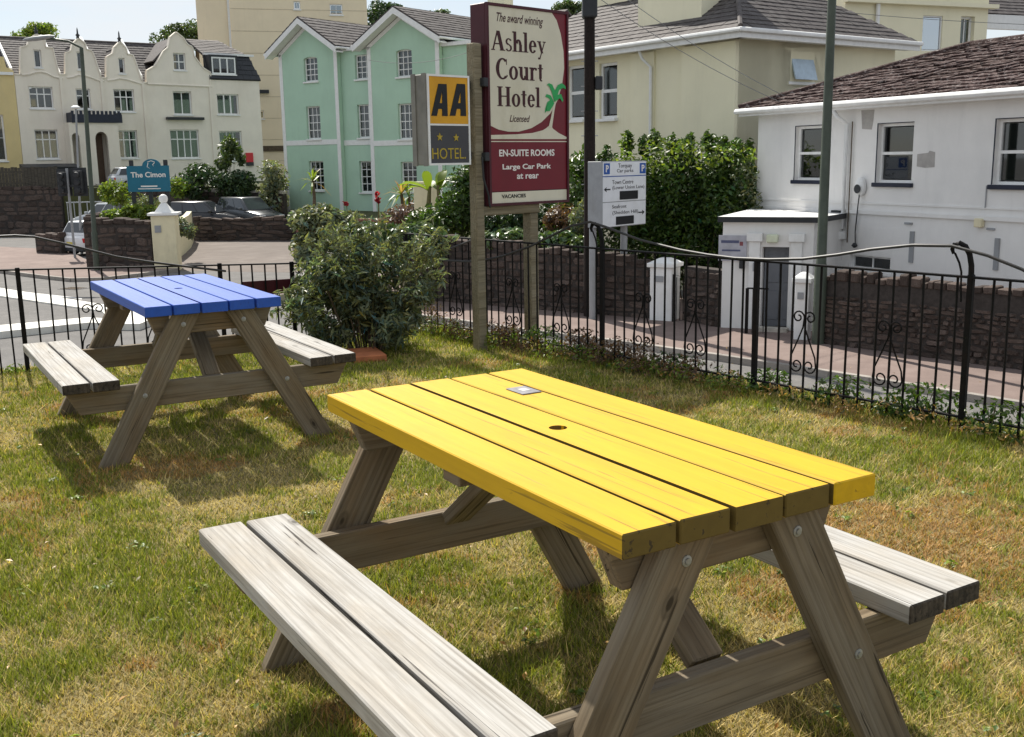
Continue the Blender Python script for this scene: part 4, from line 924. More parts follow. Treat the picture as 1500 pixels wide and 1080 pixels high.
stone_wall('stone_wall', 'stone return wall running back beside the white car', tuple(Vector(wg_(127, 396)) + Vector((.02, 2.6))), tuple(Vector(wg_(127, 396)) + Vector((.02, .05))), GZ, at(130, 322, 40).z, .5, .24, .4, cop=True)
stone_wall('stone_wall', 'low reddish stone wall in front of the white car', wg_(53, 374), wg_(90, 376), GZ, at(80, 347, 47).z, .5, .2, .35, cop=True)
stone_wall('stone_wall', 'long stone wall in front of the parked dark cars', wg_(284, 353), wg_(436, 353), GZ, at(350, 322, 55).z, .6, .26, .4, cop=True)
stone_wall('retaining_wall', 'tall dark retaining wall below the terrace at far left', tuple(RW0), tuple(RW1), GZ, .25, .75, .32, .4, cop=True)
stone_wall('retaining_wall', 'stone bank wall rising behind the parked cars', r2(150, 63.5), r2(412, 58.8), GZ, .2, .8, .36, .4, cop=2, z1b=-.1)
# curved cream wall right of the pillar
cw = thing('curved_wall', 'low curved cream wall right of the ball topped pillar', 'wall', (pc_.x, pc_.y, GZ)); pts = [Vector(wg_(px, py)) - Vector((pc_.x, pc_.y)) for px, py in ((260, 380), (272, 371), (280, 363), (284, 354))]
mb = MB()
for a, b in zip(pts, pts[1:]):
    n = Vector((-(b - a).y, (b - a).x)).normalized() * .25; h0 = 1.55
    mb.hexa([(a.x, a.y, 0), (b.x, b.y, 0), (b.x + n.x, b.y + n.y, 0), (a.x + n.x, a.y + n.y, 0)], [(a.x, a.y, h0), (b.x, b.y, h0), (b.x + n.x, b.y + n.y, h0), (a.x + n.x, a.y + n.y, h0)])
mb.build('wall', CREAM_P, cw)
# picket fence on the retaining wall
pf = thing('timber_fence', 'dark vertical board fence on top of the far left retaining wall', 'fence', (RW0.x, RW0.y + .3, .25), math.atan2((RW1 - RW0).y, (RW1 - RW0).x)); L = (RW1 - RW0).length; FW = wood('grey_fence_board', (.05, .045, .035), (.12, .105, .085)); bm_ = MB().box(-.09, .09, -.012, .012, 0, 1.25).mesh('board', FW)
for i in range(int(L / .2)): link('board', bm_, pf, Matrix.Translation((.1 + i * .2, 0, random.uniform(-.04, .04))))
MB().box(0, L, .014, .06, .3, .38).box(0, L, .014, .06, .95, 1.03).build('rail', FW, pf)
# The Cimon sign
SY = 42.0; CS = Face(r2(187, SY), (1, .03)); cs = CS.root('name_board', 'teal arched name board with white lettering behind the stone wall', 'sign', z=0)
r = CS.rect(187, 243, 249, 281); ax, az = CS.sz(222, 233); hw = (CS.sz(236, 240)[0] - CS.sz(209, 240)[0]) / 2; cx = CS.sz(222, 240)[0]
poly = [(r[0], r[2]), (r[1], r[2]), (r[1], r[3]), (cx + hw, r[3])] + [(cx + hw * math.cos(a), r[3] + (az - r[3]) * math.sin(a)) for a in [math.pi * k / 10 for k in range(1, 10)]] + [(cx - hw, r[3]), (r[0], r[3])]
bd = MB().plate(poly, -.05, .0).build('board', TEAL, cs)
text('The Cimon', CS.rect(192, 252, 243, 260), INKW, bd, -.051, .004, bold=.02)
MB().tube([(cx - .12, -.055, az - .16), (cx - .16, -.055, az - .3), (cx - .05, -.055, az - .38), (cx + .02, -.055, az - .3)], .016, 5).tube([(cx + .14, -.055, az - .14), (cx + .05, -.055, az - .22), (cx + .1, -.055, az - .3), (cx + .05, -.055, az - .38)], .016, 5).tube([(cx - .14, -.055, az - .12), (cx, -.055, az - .07), (cx + .14, -.055, az - .12)], .014, 5).build('emblem', INKW, bd)
for q in ((207, 272, 231, 274), (203, 276, 236, 277.2)): a = CS.rect(*q); MB().box(a[0], a[1], -.054, -.051, a[2], a[3]).build('small_print', INKW, bd)
for px in (194, 219, 244): x = CS.sz(px, 270)[0]; MB().box(x - .07, x + .07, .003, .12, GZ, r[3] + (.22 if px != 219 else -.1)).build('post', DARKF, cs)
# lamp posts and signals, left
def lamp(label, bx, by, top, arm, r0, mat, group=None):
    p = gnd(bx, by, GZ + .1); t = thing('street_lamp', label, 'street lamp', (p.x, p.y, GZ + .1)); tp = at(top[0], top[1], p.y); h = tp.z - GZ - .1; lean = tp.x - p.x
    MB().tube([(0, 0, 0), (lean * .2, 0, 1.4), (lean * .21, 0, 1.45), (lean * .98, 0, h * .97), (lean, 0, h)], [r0 * 1.25, r0 * 1.25, r0, r0 * .8, r0 * .75], 10).build('column', mat, t, smooth=True)
    if arm:
        ap = at(arm[0], arm[1], p.y); a = Vector((ap.x - p.x, 0, ap.z - GZ - .1)); s_ = Vector((lean, 0, h))
        MB().tube([s_, s_.lerp(a, .3) + Vector((0, 0, .12)), s_.lerp(a, .75) + Vector((0, 0, .06)), a], r0 * .5, 8).build('arm', mat, t, smooth=True)
        MB().lathe([(.04, -.5), (.13, -.4), (.17, -.1), (.15, .3), (.05, .45)], (0, 0, 0), 10).build('lantern', SIGNGREY, t, Matrix.Translation(a) @ Matrix.Rotation(R(84), 4, 'Y') @ Matrix.Diagonal((.5, 1, 1.2, 1)), smooth=True)
    return t, h, lean
lamp('tall green street lamp with long arm in front of the left stone wall', 142, 397, (119, 70), (58, 56), .085, LAMPG)
t, h, ln = lamp('slim grey lamp post with flat white head before the black balcony', 120, 372, (111, 160), None, .05, SIGNGREY)
MB().lathe([(.05, 0), (.2, .04), (.19, .1), (.07, .15)], (ln, 0, h), 12).build('lamp_head', WHITE_P, t, smooth=True)
def signal(label, bx, by, heads):
    p = gnd(bx, by, GZ + .1); t = thing('traffic_signal', label, 'traffic light', (p.x, p.y, GZ + .1)); top = 0
    for hx, hy0, hy1 in heads:
        a, b = at(hx, hy1, p.y), at(hx, hy0, p.y); x = a.x - p.x; z0, z1 = a.z - GZ - .1, b.z - GZ - .1; top = max(top, z1)
        hd = MB().box(x - .17, x + .17, -.12, .12, z0, z1).build('signal_head', DARKF, t, bevel=.03)
        MB().box(x - .3, x + .3, .13, .15, z0 - .1, z1 + .12).build('backing_board', DARKF, hd)
        for k in range(3): MB().tube([(x, -.13, z0 + (z1 - z0) * (k + .5) / 3), (x, -.3, z0 + (z1 - z0) * (k + .45) / 3)], .11, 10).build('hood', DARKF, hd)
        MB().box(min(x, 0), max(x, 0) + .02, -.03, .03, z0 + .3, z0 + .36).build('bracket', DARKF, t)
    MB().tube([(0, 0, 0), (0, 0, top + .1)], .055, 8).build('post', SIGNGREY, t)
signal('black traffic signal with two heads beside the tall green lamp', 110, 378, [(94, 252, 284), (117, 250, 284)])
gr = gnd(70, 352, GZ); gt = thing('guard_rail', 'grey pedestrian guard rail beside the side road', 'railing', (gr.x, gr.y + 3, GZ), R(20))
z0_ = .9
for i in range(9): MB().tube([(i * .35, 0, 0), (i * .35, 0, 1.9)], .03, 5).build('bar', STEEL, gt)
MB().tube([(-.05, 0, 1.9), (2.9, 0, 1.9)], .04, 6).build('top_rail', STEEL, gt)
bn = at(45, 268, 66); t = thing('bin_store', 'dark bin shelter against the first cream terrace house', 'bin store', (bn.x - .3, bn.y, .2), TF.rot)
MB().box(0, 3.2, 0, 1.1, 0, 1.25).build('body', DARKF, t, bevel=.04); MB().hexa([(-.05, -.05, 1.251), (3.25, -.05, 1.251), (3.25, 1.15, 1.251), (-.05, 1.15, 1.251)], [(-.05, -.05, 1.3), (3.25, -.05, 1.3), (3.25, 1.15, 1.5), (-.05, 1.15, 1.5)]).build('lid', DARKF, t)

# ------------------------------------------------------------------ cars
def car(label, colour, loc, rotz, L=4.1, W=1.75, H=1.5, suv=0, name='parked_car', rough=.25):
    t = thing(name, label, 'car', loc, rotz, 'cars parked beyond the walls')
    paint = M('car_paint', colour, rough, .03, 3, spec=.6); hw = W / 2; belt = .92 + .1 * suv; clr = .2 + .05 * suv
    def loft(st, nm, mat, par):
        mb = MB(); n = len(st[0]); mb.add([q for s_ in st for q in s_], [(i * n + k, i * n + (k + 1) % n, (i + 1) * n + (k + 1) % n, (i + 1) * n + k) for i in range(len(st) - 1) for k in range(n)] + [tuple(range(n)), tuple(range((len(st) - 1) * n, len(st) * n))])
        return mb.build(nm, mat, par, smooth=True, bevel=.02)
    sec = lambda x, wd, zb, zt: [(x, -wd * .92, zb), (x, -wd, zb + .18), (x, -wd, zt - .22), (x, -wd * .93, zt), (x, wd * .93, zt), (x, wd, zt - .22), (x, wd, zb + .18), (x, wd * .92, zb)]
    l = L / 2
    body = loft([sec(-l, hw * .82, clr + .18, belt - .12), sec(-l + .12, hw * .93, clr, belt), sec(-l + .7, hw, clr - .02, belt), sec(0, hw, clr - .02, belt - .01), sec(l - 1.1, hw * .99, clr - .02, belt - .06), sec(l - .25, hw * .9, clr, belt - .22), sec(l, hw * .74, clr + .15, belt - .36)], 'body', paint, t)
    cs_ = lambda x, wd, z: [(x, -wd, z), (x, wd, z)]
    b0, b1 = -l + .1, l - 1.15; r0, r1 = -l + .45 - .1 * suv, l - 1.95
    V = [(b0, -hw * .9, belt - .02), (b1, -hw * .88, belt - .05), (b1, hw * .88, belt - .05), (b0, hw * .9, belt - .02), (r0, -hw * .7, H), (r1, -hw * .7, H - .01), (r1, hw * .7, H - .01), (r0, hw * .7, H)]
    cab = MB().add(V, [(0, 3, 2, 1), (4, 5, 6, 7), (0, 1, 5, 4), (1, 2, 6, 5), (2, 3, 7, 6), (3, 0, 4, 7)]).build('cabin', paint, t, smooth=True, bevel=.05)
    V = [Vector(p) for p in V]
    def pane(a, b, c, d, u0, u1, v0, v1):
        f = lambda u, v: a.lerp(b, u).lerp(d.lerp(c, u), v); n = (b - a).cross(d - a).normalized(); ctr = (a + b + c + d) / 4
        if n.dot(ctr - Vector((0, 0, 1))) < 0: n = -n
        p = [f(u0, v0), f(u1, v0), f(u1, v1), f(u0, v1)]
        MB().hexa([q + n * .002 for q in p], [q + n * .012 for q in p]).build('car_window', CARGLASS, cab)
    for s0, s1, s2, s3 in ((0, 1, 5, 4), (3, 2, 6, 7)):
        pane(V[s0], V[s1], V[s2], V[s3], .07, .34, .12, .86); pane(V[s0], V[s1], V[s2], V[s3], .37, .62, .1, .88); pane(V[s0], V[s1], V[s2], V[s3], .65, .93, .08, .86)
    pane(V[1], V[2], V[6], V[5], .05, .95, .1, .92); pane(V[0], V[3], V[7], V[4], .07, .93, .22, .9)
    for sx in (-l + .78, l - .85):
        for sy in (-1, 1):
            wh = MB().lathe([(.2, -.1), (.31, -.1), (.33, -.06), (.33, .06), (.31, .1), (.2, .1)], (0, 0, 0), 18).build('wheel', TYRE, t, Matrix.Translation((sx, sy * (hw - .1), .33)) @ Matrix.Rotation(math.pi / 2, 4, 'X'), smooth=True)
            MB().lathe([(.2, -.105), (.19, .0), (.2, .105)], (0, 0, 0), 12).build('rim', RIM, wh, smooth=True)
    for sy in (-1, 1):
        MB().box(-l + .02, -l + .1, sy * hw * .72 - .17, sy * hw * .72 + .17, belt - .32, belt - .12).build('tail_light', REDL, t, bevel=.02)
        MB().box(l - .3, l - .05, sy * hw * .66 - .16, sy * hw * .66 + .16, belt - .4, belt - .28).build('headlight', CLEARL, t, bevel=.02)
        MB().box(b1 - .45, b1 - .28, sy * (hw + .09) - .09, sy * (hw + .09) + .09, belt - .02, belt + .12).build('door_mirror', paint, t, bevel=.03)
    MB().box(-l - .03, -l + .06, -.26, .26, clr + .32, clr + .43).build('number_plate', M('plate_yellow', (.6, .5, .1), .4), t)
    MB().box(-l - .02, -l + .3, -hw * .86, hw * .86, clr + .0, clr + .2).box(l - .3, l + .0, -hw * .8, hw * .8, clr + .0, clr + .18).build('bumper', DARKF, t, bevel=.04)
    return t
CARGLASS = M('car_glass', (.035, .04, .045), .05, .05, 2, spec=.8)
p = gnd(118, 374, GZ); car('white hatchback seen from behind beside the stone wall', (.72, .73, .75), (p.x + .8, p.y + 1.2, GZ), R(62), 4.0, 1.75, 1.52)
p = gnd(140, 352, GZ); car('silver estate car behind the white hatchback', (.42, .44, .46), (p.x + .4, p.y + 1.5, GZ + .35), R(150), 4.6, 1.8, 1.6, 1)
p = at(312, 330, 58.2); car('black low car parked at left behind the long stone wall', (.02, .021, .024), (p.x, 57.0, GZ + .5), R(-5), 4.2, 1.75, 1.5)
p = at(372, 330, 58.2); car('dark grey estate car parked nearer the mint house', (.05, .055, .06), (p.x, 57.4, GZ + .5), R(-42), 4.3, 1.8, 1.66, 1)
p = at(168, 262, 65); car('pale car parked high up before the terrace porch', (.5, .52, .55), (p.x + 1.2, p.y + 1.5, .0), TF.rot, 3.9, 1.7, 1.4)

# ------------------------------------------------------------------ railings
def lyre_mesh():
    mb = MB()
    for s_ in (-1, 1):
        sp = lambda cx, cz, r0, r1, a0, a1, n=14: [(cx + (r0 + (r1 - r0) * i / n) * math.cos(a0 + (a1 - a0) * i / n) * s_, 0, cz + (r0 + (r1 - r0) * i / n) * math.sin(a0 + (a1 - a0) * i / n)) for i in range(n + 1)]
        low = [(s_ * (.048) + (.05 - .038 * i / 16) * s_ * math.cos(math.pi * (.0 + 2.6 * i / 16)), 0, .20 - (.05 - .038 * i / 16) * math.sin(math.pi * (.0 + 2.6 * i / 16))) for i in range(17)]
        top = [(s_ * .044 + (-.044 + .032 * i / 16) * s_ * math.cos(math.pi * 2.5 * i / 16), 0, .515 + (.044 - .032 * i / 16) * math.sin(math.pi * 2.5 * i / 16)) for i in range(17)]
        mb.tube(low[::-1] + [(s_ * .09, 0, .26), (s_ * .045, 0, .36), (s_ * .008, 0, .45)] + top, .0055, 5)
    return mb.mesh('scroll', IRON, smooth=True)
LYRE = lyre_mesh(); BARM = MB().tube([(0, 0, 0), (0, 0, 1)], .0075, 6).mesh('bar', IRON); POSTM = MB().box(-.017, .017, -.017, .017, 0, 1).mesh('post', IRON, bevel=.004)
def railing(label, p0, p1, zb0, zb1, zr0, zr1, posts, hoops, curves, step=.1, lyres=(), rail_to=None):
    F = Face(p0, p1 - p0); L = (p1 - p0).length; t = F.root('iron_railings', label, 'railings', 'black railings round the lawn', z=0)
    zb = lambda x: zb0 + (zb1 - zb0) * x / L; zr = lambda x: zr0 + (zr1 - zr0) * x / L
    MB().hexa([(0, -.02, zr(0) - .012), (L, -.02, zr(L) - .012), (L, .02, zr(L) - .012), (0, .02, zr(0) - .012)], [(0, -.02, zr(0)), (L, -.02, zr(L)), (L, .02, zr(L)), (0, .02, zr(0))]).build('top_rail', IRON, t)
    MB().hexa([(0, -.015, zb(0) + .07), (L, -.015, zb(L) + .07), (L, .015, zb(L) + .07), (0, .015, zb(0) + .07)], [(0, -.015, zb(0) + .08), (L, -.015, zb(L) + .08), (L, .015, zb(L) + .08), (0, .015, zb(0) + .08)]).build('lower_rail', IRON, t)
    n = int(L / step); xs = []
    for i in range(1, n):
        x = i * step
        if min([abs(x - q) for q in posts] + [9]) < .045: continue
        link('bar', BARM, t, Matrix.Translation((x, 0, zb(x) - .1)) @ Matrix.Rotation(random.uniform(-.008, .008), 4, 'Y') @ Matrix.Diagonal((1, 1, zr(x) - zb(x) + .09, 1))); xs.append(x)
    for q in posts: link('post', POSTM, t, Matrix.Translation((q, 0, zb(q) - .15)) @ Matrix.Diagonal((1, 1, zr(q) - zb(q) + .16, 1)))
    for q in lyres:
        x = min(xs, key=lambda v: abs(v - q)); link('scroll', LYRE, t, Matrix.Translation((x, -.012, zb(x) + .03)))
    for q in hoops:
        z = zr(q)
        MB().tube([(q, 0, z - .02), (q - .004, 0, z + .06), (q - .018, 0, z + .12), (q - .045, 0, z + .165), (q - .08, 0, z + .182), (q - .11, 0, z + .172), (q - .122, 0, z + .145), (q - .112, 0, z + .12)], [.017, .0165, .016, .0155, .015, .014, .012, .009], 8).tube([(q - .105, 0, z + .125), (q - .075, 0, z + .07), (q - .06, 0, z + .02), (q - .05, 0, z - .15)], .006, 6).build('swan_neck', IRON, t, smooth=True)
    for c in curves: MB().tube([(s_, -.025, z) for s_, z in [F.sz(*p) for p in c]], .0095, 7).build('curved_rail', IRON_LIGHT, t, smooth=True)
    return t, F
FRr = Face(FR_START, FR_END - FR_START); sx = lambda px, py: FRr.sz(px, py)[0]
P1, P2, P3, P4 = sx(712, 500), sx(882, 528), sx(1104, 565), sx(1408, 622)
zr = lambda px, py: FRr.sz(px, py)[1]
railing('black iron railings with scrolls along the right edge of the lawn', FR_START, FR_END, LZ, LZ, zr(712, 350), zr(1420, 404) - .01,
        [.02, P1, P2, P3, P4, P4 + 1.42, P4 + 2.84], [P2, P4],
        [[(1560, 425), (1500, 394), (1450, 374), (1398, 360), (1340, 359), (1280, 365), (1230, 373), (1180, 379), (1130, 380), (1080, 378), (1040, 373), (1000, 366), (940, 351), (890, 332), (868, 325), (840, 331), (800, 351), (780, 361), (740, 375), (712, 381), (690, 383), (650, 381), (620, 377)],
         [(585, 381), (620, 377), (655, 367), (691, 353), (712, 346)]],
        lyres=[P1 - .45, P1 + .42, P1 + 1.02, P2 + .4, P2 + .98, P3 + .42, P3 + .98, P4 + .45, P4 + 1.0], step=.1)
FLl = Face(FL_START, FL1 - FL_START); q1 = FLl.sz(30, 440)[0]; q2 = FLl.sz(325, 440)[0]
railing('black iron railings behind the blue table on the left', FL_START, FL1, LZ, LZ - .15, FLl.sz(0, 377)[1] + .02, FLl.sz(420, 389)[1],
        [q1, q1 - 1.4, q2, FLl.sz(430, 440)[0]], [], [[(-60, 352), (-20, 347), (22, 345), (50, 347), (90, 356), (130, 366), (170, 376), (215, 383), (270, 390), (330, 397)]], lyres=[FLl.sz(130, 440)[0], FLl.sz(-40, 440)[0], FLl.sz(235, 440)[0]])
MB().tube([(0, 0, 0), (0, 0, .14)], .02, 8)
pzz = FLl.sz(22, 350); 
mbd = thing('maroon_board', 'dark maroon board fixed to the railings behind the blue table', 'board', (FLl.O.x, FLl.O.y, 0), FLl.rot)
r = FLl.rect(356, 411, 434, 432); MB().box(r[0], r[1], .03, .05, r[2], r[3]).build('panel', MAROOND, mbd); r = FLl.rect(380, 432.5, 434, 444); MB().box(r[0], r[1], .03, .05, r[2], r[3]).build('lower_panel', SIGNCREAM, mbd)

# ------------------------------------------------------------------ hotel sign
a, b = at(714, 200, 8.85), at(832, 200, 9.52)
HS = Face((a.x, a.y), (b.x - a.x, b.y - a.y)); hs = HS.root('hotel_sign', 'tall maroon and cream hotel sign with a green palm on two wooden posts', 'sign', z=LZ)
def hz(o): o.location.z -= LZ; return o
def hb(mb, nm, mat, par=None, **k): o = mb.build(nm, mat, par or hs, **k); 
def P(px, py): s_, z_ = HS.sz(px, py); return (s_, z_ - LZ)
def RC(*q): r_ = HS.rect(*q); return (r_[0], r_[1], r_[2] - LZ, r_[3] - LZ)
tl, tr_, br, bl = P(713, 3), P(833, 18), P(831, 296), P(715, 303)
s0, s1, z0, z1 = (tl[0] + bl[0]) / 2, (tr_[0] + br[0]) / 2, (br[1] + bl[1]) / 2, (tl[1] + tr_[1]) / 2
TK = .19
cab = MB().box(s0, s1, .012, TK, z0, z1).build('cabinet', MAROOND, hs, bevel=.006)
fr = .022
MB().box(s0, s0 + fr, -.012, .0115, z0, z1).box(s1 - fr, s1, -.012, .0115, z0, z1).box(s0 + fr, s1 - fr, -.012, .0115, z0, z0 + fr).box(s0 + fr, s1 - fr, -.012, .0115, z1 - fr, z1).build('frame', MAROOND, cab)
ix0, ix1, iz0, iz1 = s0 + fr, s1 - fr, z0 + fr, z1 - fr
zs_ = P(772, 279)[1]; MB().box(ix0, ix1, 0, .011, zs_, iz1).build('maroon_panel', MAROON, cab)
MB().box(ix0, ix1, 0, .011, iz0, zs_ - .006).build('vacancies_strip', SIGNCREAM, cab)
cp = [(717, 12), (808, 19), (815, 30), (821, 50), (825, 75), (826, 100), (823, 125), (816, 148), (806, 166), (793, 179), (778, 188), (760, 193), (744, 193), (730, 190), (717, 184)]
pl_ = [P(*q) for q in cp]; pl_[0] = (ix0 + .002, iz1 - .002); pl_[1] = (pl_[1][0], iz1 - .002); pl_[-1] = (ix0 + .002, pl_[-1][1])
MB().plate(pl_, -.003, -.0005).build('cream_oval', SIGNCREAM, cab)
be = [(717, 198), (755, 197), (780, 195), (795, 191), (800, 188), (803, 185), (807, 185), (810, 189), (818, 195), (830, 201), (830, 204), (717, 204)]; MB().plate([(min(max(x, ix0), ix1), z) for x, z in [P(*q) for q in be]], -.003, -.0005).build('beach', SIGNCREAM, cab)
a_ = P(772, 207.5); MB().box(ix0, ix1, -.003, -.0005, a_[1] - .004, a_[1] + .004).build('divider_line', SIGNCREAM, cab)
MB().plate([P(*q) for q in ((803, 187), (806, 175), (809, 160), (811, 150), (813.5, 151), (811.5, 162), (809.5, 176), (808, 187))], -.006, -.0032).build('palm_trunk', SIGNCREAM, cab)
fr_ = [[(811, 151), (806, 146), (801, 150), (798, 160), (797.5, 166), (802, 160), (806, 156)], [(811, 150), (806, 140), (800, 138), (798, 142), (803, 144), (806, 148)], [(811, 149), (807, 134), (803, 126), (800, 125), (803, 122), (808, 124), (813, 135)], [(811, 149), (812, 133), (816, 125), (822, 122), (827, 126), (828, 131), (824, 129), (818, 132), (815, 142)], [(811, 150), (816, 139), (821, 138), (824, 147), (823, 150), (819, 144), (815, 147)], [(811, 151), (804, 152), (799, 157), (800, 163), (804, 163), (809, 155)]]
for k_, f_ in enumerate(fr_): MB().plate([P(*q) for q in f_], -.0066 - .0008 * k_, -.0062 - .0008 * k_).build('palm_frond', PALMG, cab)
# serif letters: stems, bowls and feet drawn as outlines
def serif_word(word, rect, mat, parent, y):
    out = []; X = [0.0]
    def rectg(x0, y0, x1, y1): out.append([(X[0] + x0, y0), (X[0] + x1, y0), (X[0] + x1, y1), (X[0] + x0, y1)])
    def stem(x, w, y0, y1, foot=1, head=1):
        rectg(x, y0, x + w, y1)
        if foot: rectg(x - .06, y0, x + w + .06, y0 + .035)
        if head == 1: rectg(x - .06, y1 - .035, x + w + .06, y1)
        elif head == 2: rectg(x - .06, y1 - .05, x + w * .5, y1)
    def slant(x0, y0, x1, y1, w): out.append([(X[0] + x0, y0), (X[0] + x0 + w, y0), (X[0] + x1 + w, y1), (X[0] + x1, y1)])
    def bowl(cx, cy, rx, ry, a0, a1, wx, wy, n=18):
        po = [(X[0] + cx + rx * math.cos(R(a0 + (a1 - a0) * i / n)), cy + ry * math.sin(R(a0 + (a1 - a0) * i / n))) for i in range(n + 1)]
        pi_ = [(X[0] + cx + (rx - wx) * math.cos(R(a0 + (a1 - a0) * i / n)), cy + (ry - wy) * math.sin(R(a0 + (a1 - a0) * i / n))) for i in range(n + 1)]
        for i in range(n): out.append([po[i], po[i + 1], pi_[i + 1], pi_[i]])
    xh = .47
    for c in word:
        if c == 'A': slant(.04, 0, .28, .72, .07); slant(.47, 0, .26, .72, .17); rectg(.16, .22, .48, .265); rectg(-.01, 0, .18, .035); rectg(.43, 0, .70, .035); X[0] += .70
        elif c == 'C': bowl(.34, .36, .33, .375, 48, 312, .16, .055); rectg(.52, .5, .555, .70); bowl(.34, .36, .33, .375, 300, 322, .06, .045); X[0] += .64
        elif c == 'H': stem(.07, .16, 0, .72); stem(.49, .16, 0, .72); rectg(.195, .35, .50, .39); X[0] += .74
        elif c == 's': bowl(.19, .35, .155, .13, 20, 250, .085, .04); bowl(.19, .12, .165, .13, -160, 80, .085, .04); slant(.27, .18, .06, .30, .09); X[0] += .40
        elif c == 'h': stem(.05, .14, 0, .75, 1, 2); bowl(.30, .27, .165, .2, 0, 165, .135, .07); stem(.345, .14, 0, .28, 1, 0); X[0] += .56
        elif c == 'l': stem(.06, .14, 0, .75, 1, 2); X[0] += .28
        elif c == 'e': bowl(.23, .235, .205, .245, 0, 325, .135, .05); rectg(.10, .235, .43, .27); X[0] += .47
        elif c == 'y': slant(.21, .02, .05, xh, .12); slant(.12, -.2, .39, xh, .045); rectg(0, xh - .035, .22, xh); rectg(.31, xh - .035, .48, xh); rectg(.05, -.22, .17, -.15); X[0] += .50
        elif c == 'o': bowl(.25, .235, .225, .245, 0, 360, .135, .05); X[0] += .52
        elif c == 'u': stem(.05, .14, .17, xh, 0, 2); bowl(.235, .19, .175, .195, 180, 345, .135, .07); stem(.335, .14, 0, xh, 0, 2); rectg(.44, 0, .51, .035); X[0] += .56
        elif c == 'r': stem(.05, .14, 0, xh, 1, 2); bowl(.27, .33, .13, .145, 50, 160, .07, .06); rectg(.29, .37, .38, .455); X[0] += .42
        elif c == 't': rectg(.08, .09, .215, .6); rectg(.01, xh - .04, .29, xh); bowl(.195, .1, .105, .11, 180, 300, .1, .05); X[0] += .32
    xs_ = [p[0] for g in out for p in g]; ys_ = [p[1] for g in out for p in g]; sa, sb, za, zb_ = rect; mb = MB()
    for k_, g in enumerate(out):
        pts = [(sa + (p[0] - min(xs_)) / (max(xs_) - min(xs_)) * (sb - sa), za + (p[1] - min(ys_)) / (max(ys_) - min(ys_)) * (zb_ - za)) for p in g]
        yy = y - .0015 - .00012 * (k_ % 9); mb.add([(p[0], y, p[1]) for p in pts] + [(p[0], yy, p[1]) for p in pts], [(0, 1, 2, 3), (7, 6, 5, 4), (0, 4, 5, 1), (1, 5, 6, 2), (2, 6, 7, 3), (3, 7, 4, 0)])
    return mb.build('lettering', mat, parent)
serif_word('Ashley', RC(719, 47, 799, 85), INKM, cab, -.0032); serif_word('Court', RC(726, 87, 795, 118), INKM, cab, -.0032); serif_word('Hotel', RC(728, 127, 791, 157), INKM, cab, -.0032)
text('The award winning', RC(727, 22, 795, 39), INKM, cab, -.0032, .001, shear=.35, bold=.012); text('Licensed', RC(746, 169, 776, 179), INKM, cab, -.0032, .001, shear=.35, bold=.012)
text('EN-SUITE ROOMS', RC(731, 219, 812, 229), INKW, cab, -.0005, .002, bold=.025); text('Large Car Park', RC(736, 240, 807, 250), INKW, cab, -.0005, .002, bold=.025); text('at rear', RC(757, 254, 789, 262), INKW, cab, -.0005, .002, bold=.02)
text('VACANCIES', RC(735, 284.5, 770, 290), INKK, cab, -.0005, .002, bold=.02)
# posts: one rises beside the cabinet, one stands under it
MB().box(s0 - .115, s0 - .025, TK * .15, TK * .15 + .09, -.2, P(697, 62)[1]).build('post', WOOD_POST, hs, bevel=.008)
x = P(789, 320)[0]; MB().box(x - .05, x + .05, .05, .15, -.2, z0 - .08).build('post', WOOD_POST, hs, bevel=.008)
MB().box(s0 - .025, x + .06, .04, .16, z0 - .078, z0 - .002).build('cross_rail', WOOD_POST, hs, bevel=.006)
for zz in (P(700, 120)[1], P(700, 230)[1]): MB().box(s0 - .05, s0 - .002, -.02, .17, zz - .035, zz + .035).build('clamp', DARKF, hs, bevel=.005)
MB().tube([(s0 - .08, -.01, P(700, 230)[1]), (s0 - .07, -.012, P(700, 262)[1]), (s0 - .02, -.012, z0 + .1), (s0, -.01, z0 - .01)], .008, 6).build('cable', DARKF, hs)
# rated hotel box sign hanging on the tall post
c_ = at(687.5, 180, 8.75); AF = Face((c_.x, c_.y), HS.u); aa = AF.root('rating_sign', 'amber and charcoal two star box sign hung on the tall sign post', 'sign', z=0)
r = AF.rect(626, 110, 687, 242); z0a, z1a = r[2], r[3]; t_ = .19
case = MB().box(r[0], r[1], .0, t_, z0a, z1a).build('casing', AASIDE, aa, bevel=.006)
for k_ in range(2): MB().box(r[0] - .01, r[0] - .001, .0 + k_ * .13, .05 + k_ * .13, z0a - .006, z1a + .006).build('rib', AASIDE, case)
f_ = .016; MB().box(r[0], r[0] + f_, -.014, -.001, z0a, z1a).box(r[1] - f_, r[1], -.014, -.001, z0a, z1a).box(r[0] + f_, r[1] - f_, -.014, -.001, z1a - f_, z1a).box(r[0] + f_, r[1] - f_, -.014, -.001, z0a, z0a + f_).build('white_frame', WHITE_P, case)
zm = AF.sz(656, 183)[1]; MB().box(r[0] + f_, r[1] - f_, -.008, -.001, zm + .008, z1a - f_).build('amber_panel', AAY, case); MB().box(r[0] + f_, r[1] - f_, -.01, -.001, zm - .007, zm + .007).build('white_bar', WHITE_P, case); MB().box(r[0] + f_, r[1] - f_, -.008, -.001, z0a + f_, zm - .008).build('charcoal_panel', AAK, case)
for q in ((630, 123, 654, 170), (657, 123, 681, 170)):   # slanted capital A drawn as outline
    a0, a1, b0, b1 = AF.rect(*q); wd = a1 - a0; ht = b1 - b0; G = lambda u, v: (a0 + wd * u, b0 + ht * v)
    MB().plate([G(0, 0), G(.48, 1), G(.98, 1), G(1, 0), G(.66, 0), G(.67, .22), G(.43, .22), G(.34, 0)], -.012, -.0082, [[G(.52, .40), G(.68, .40), G(.70, .78)]]).build('lettering', INKK, case)
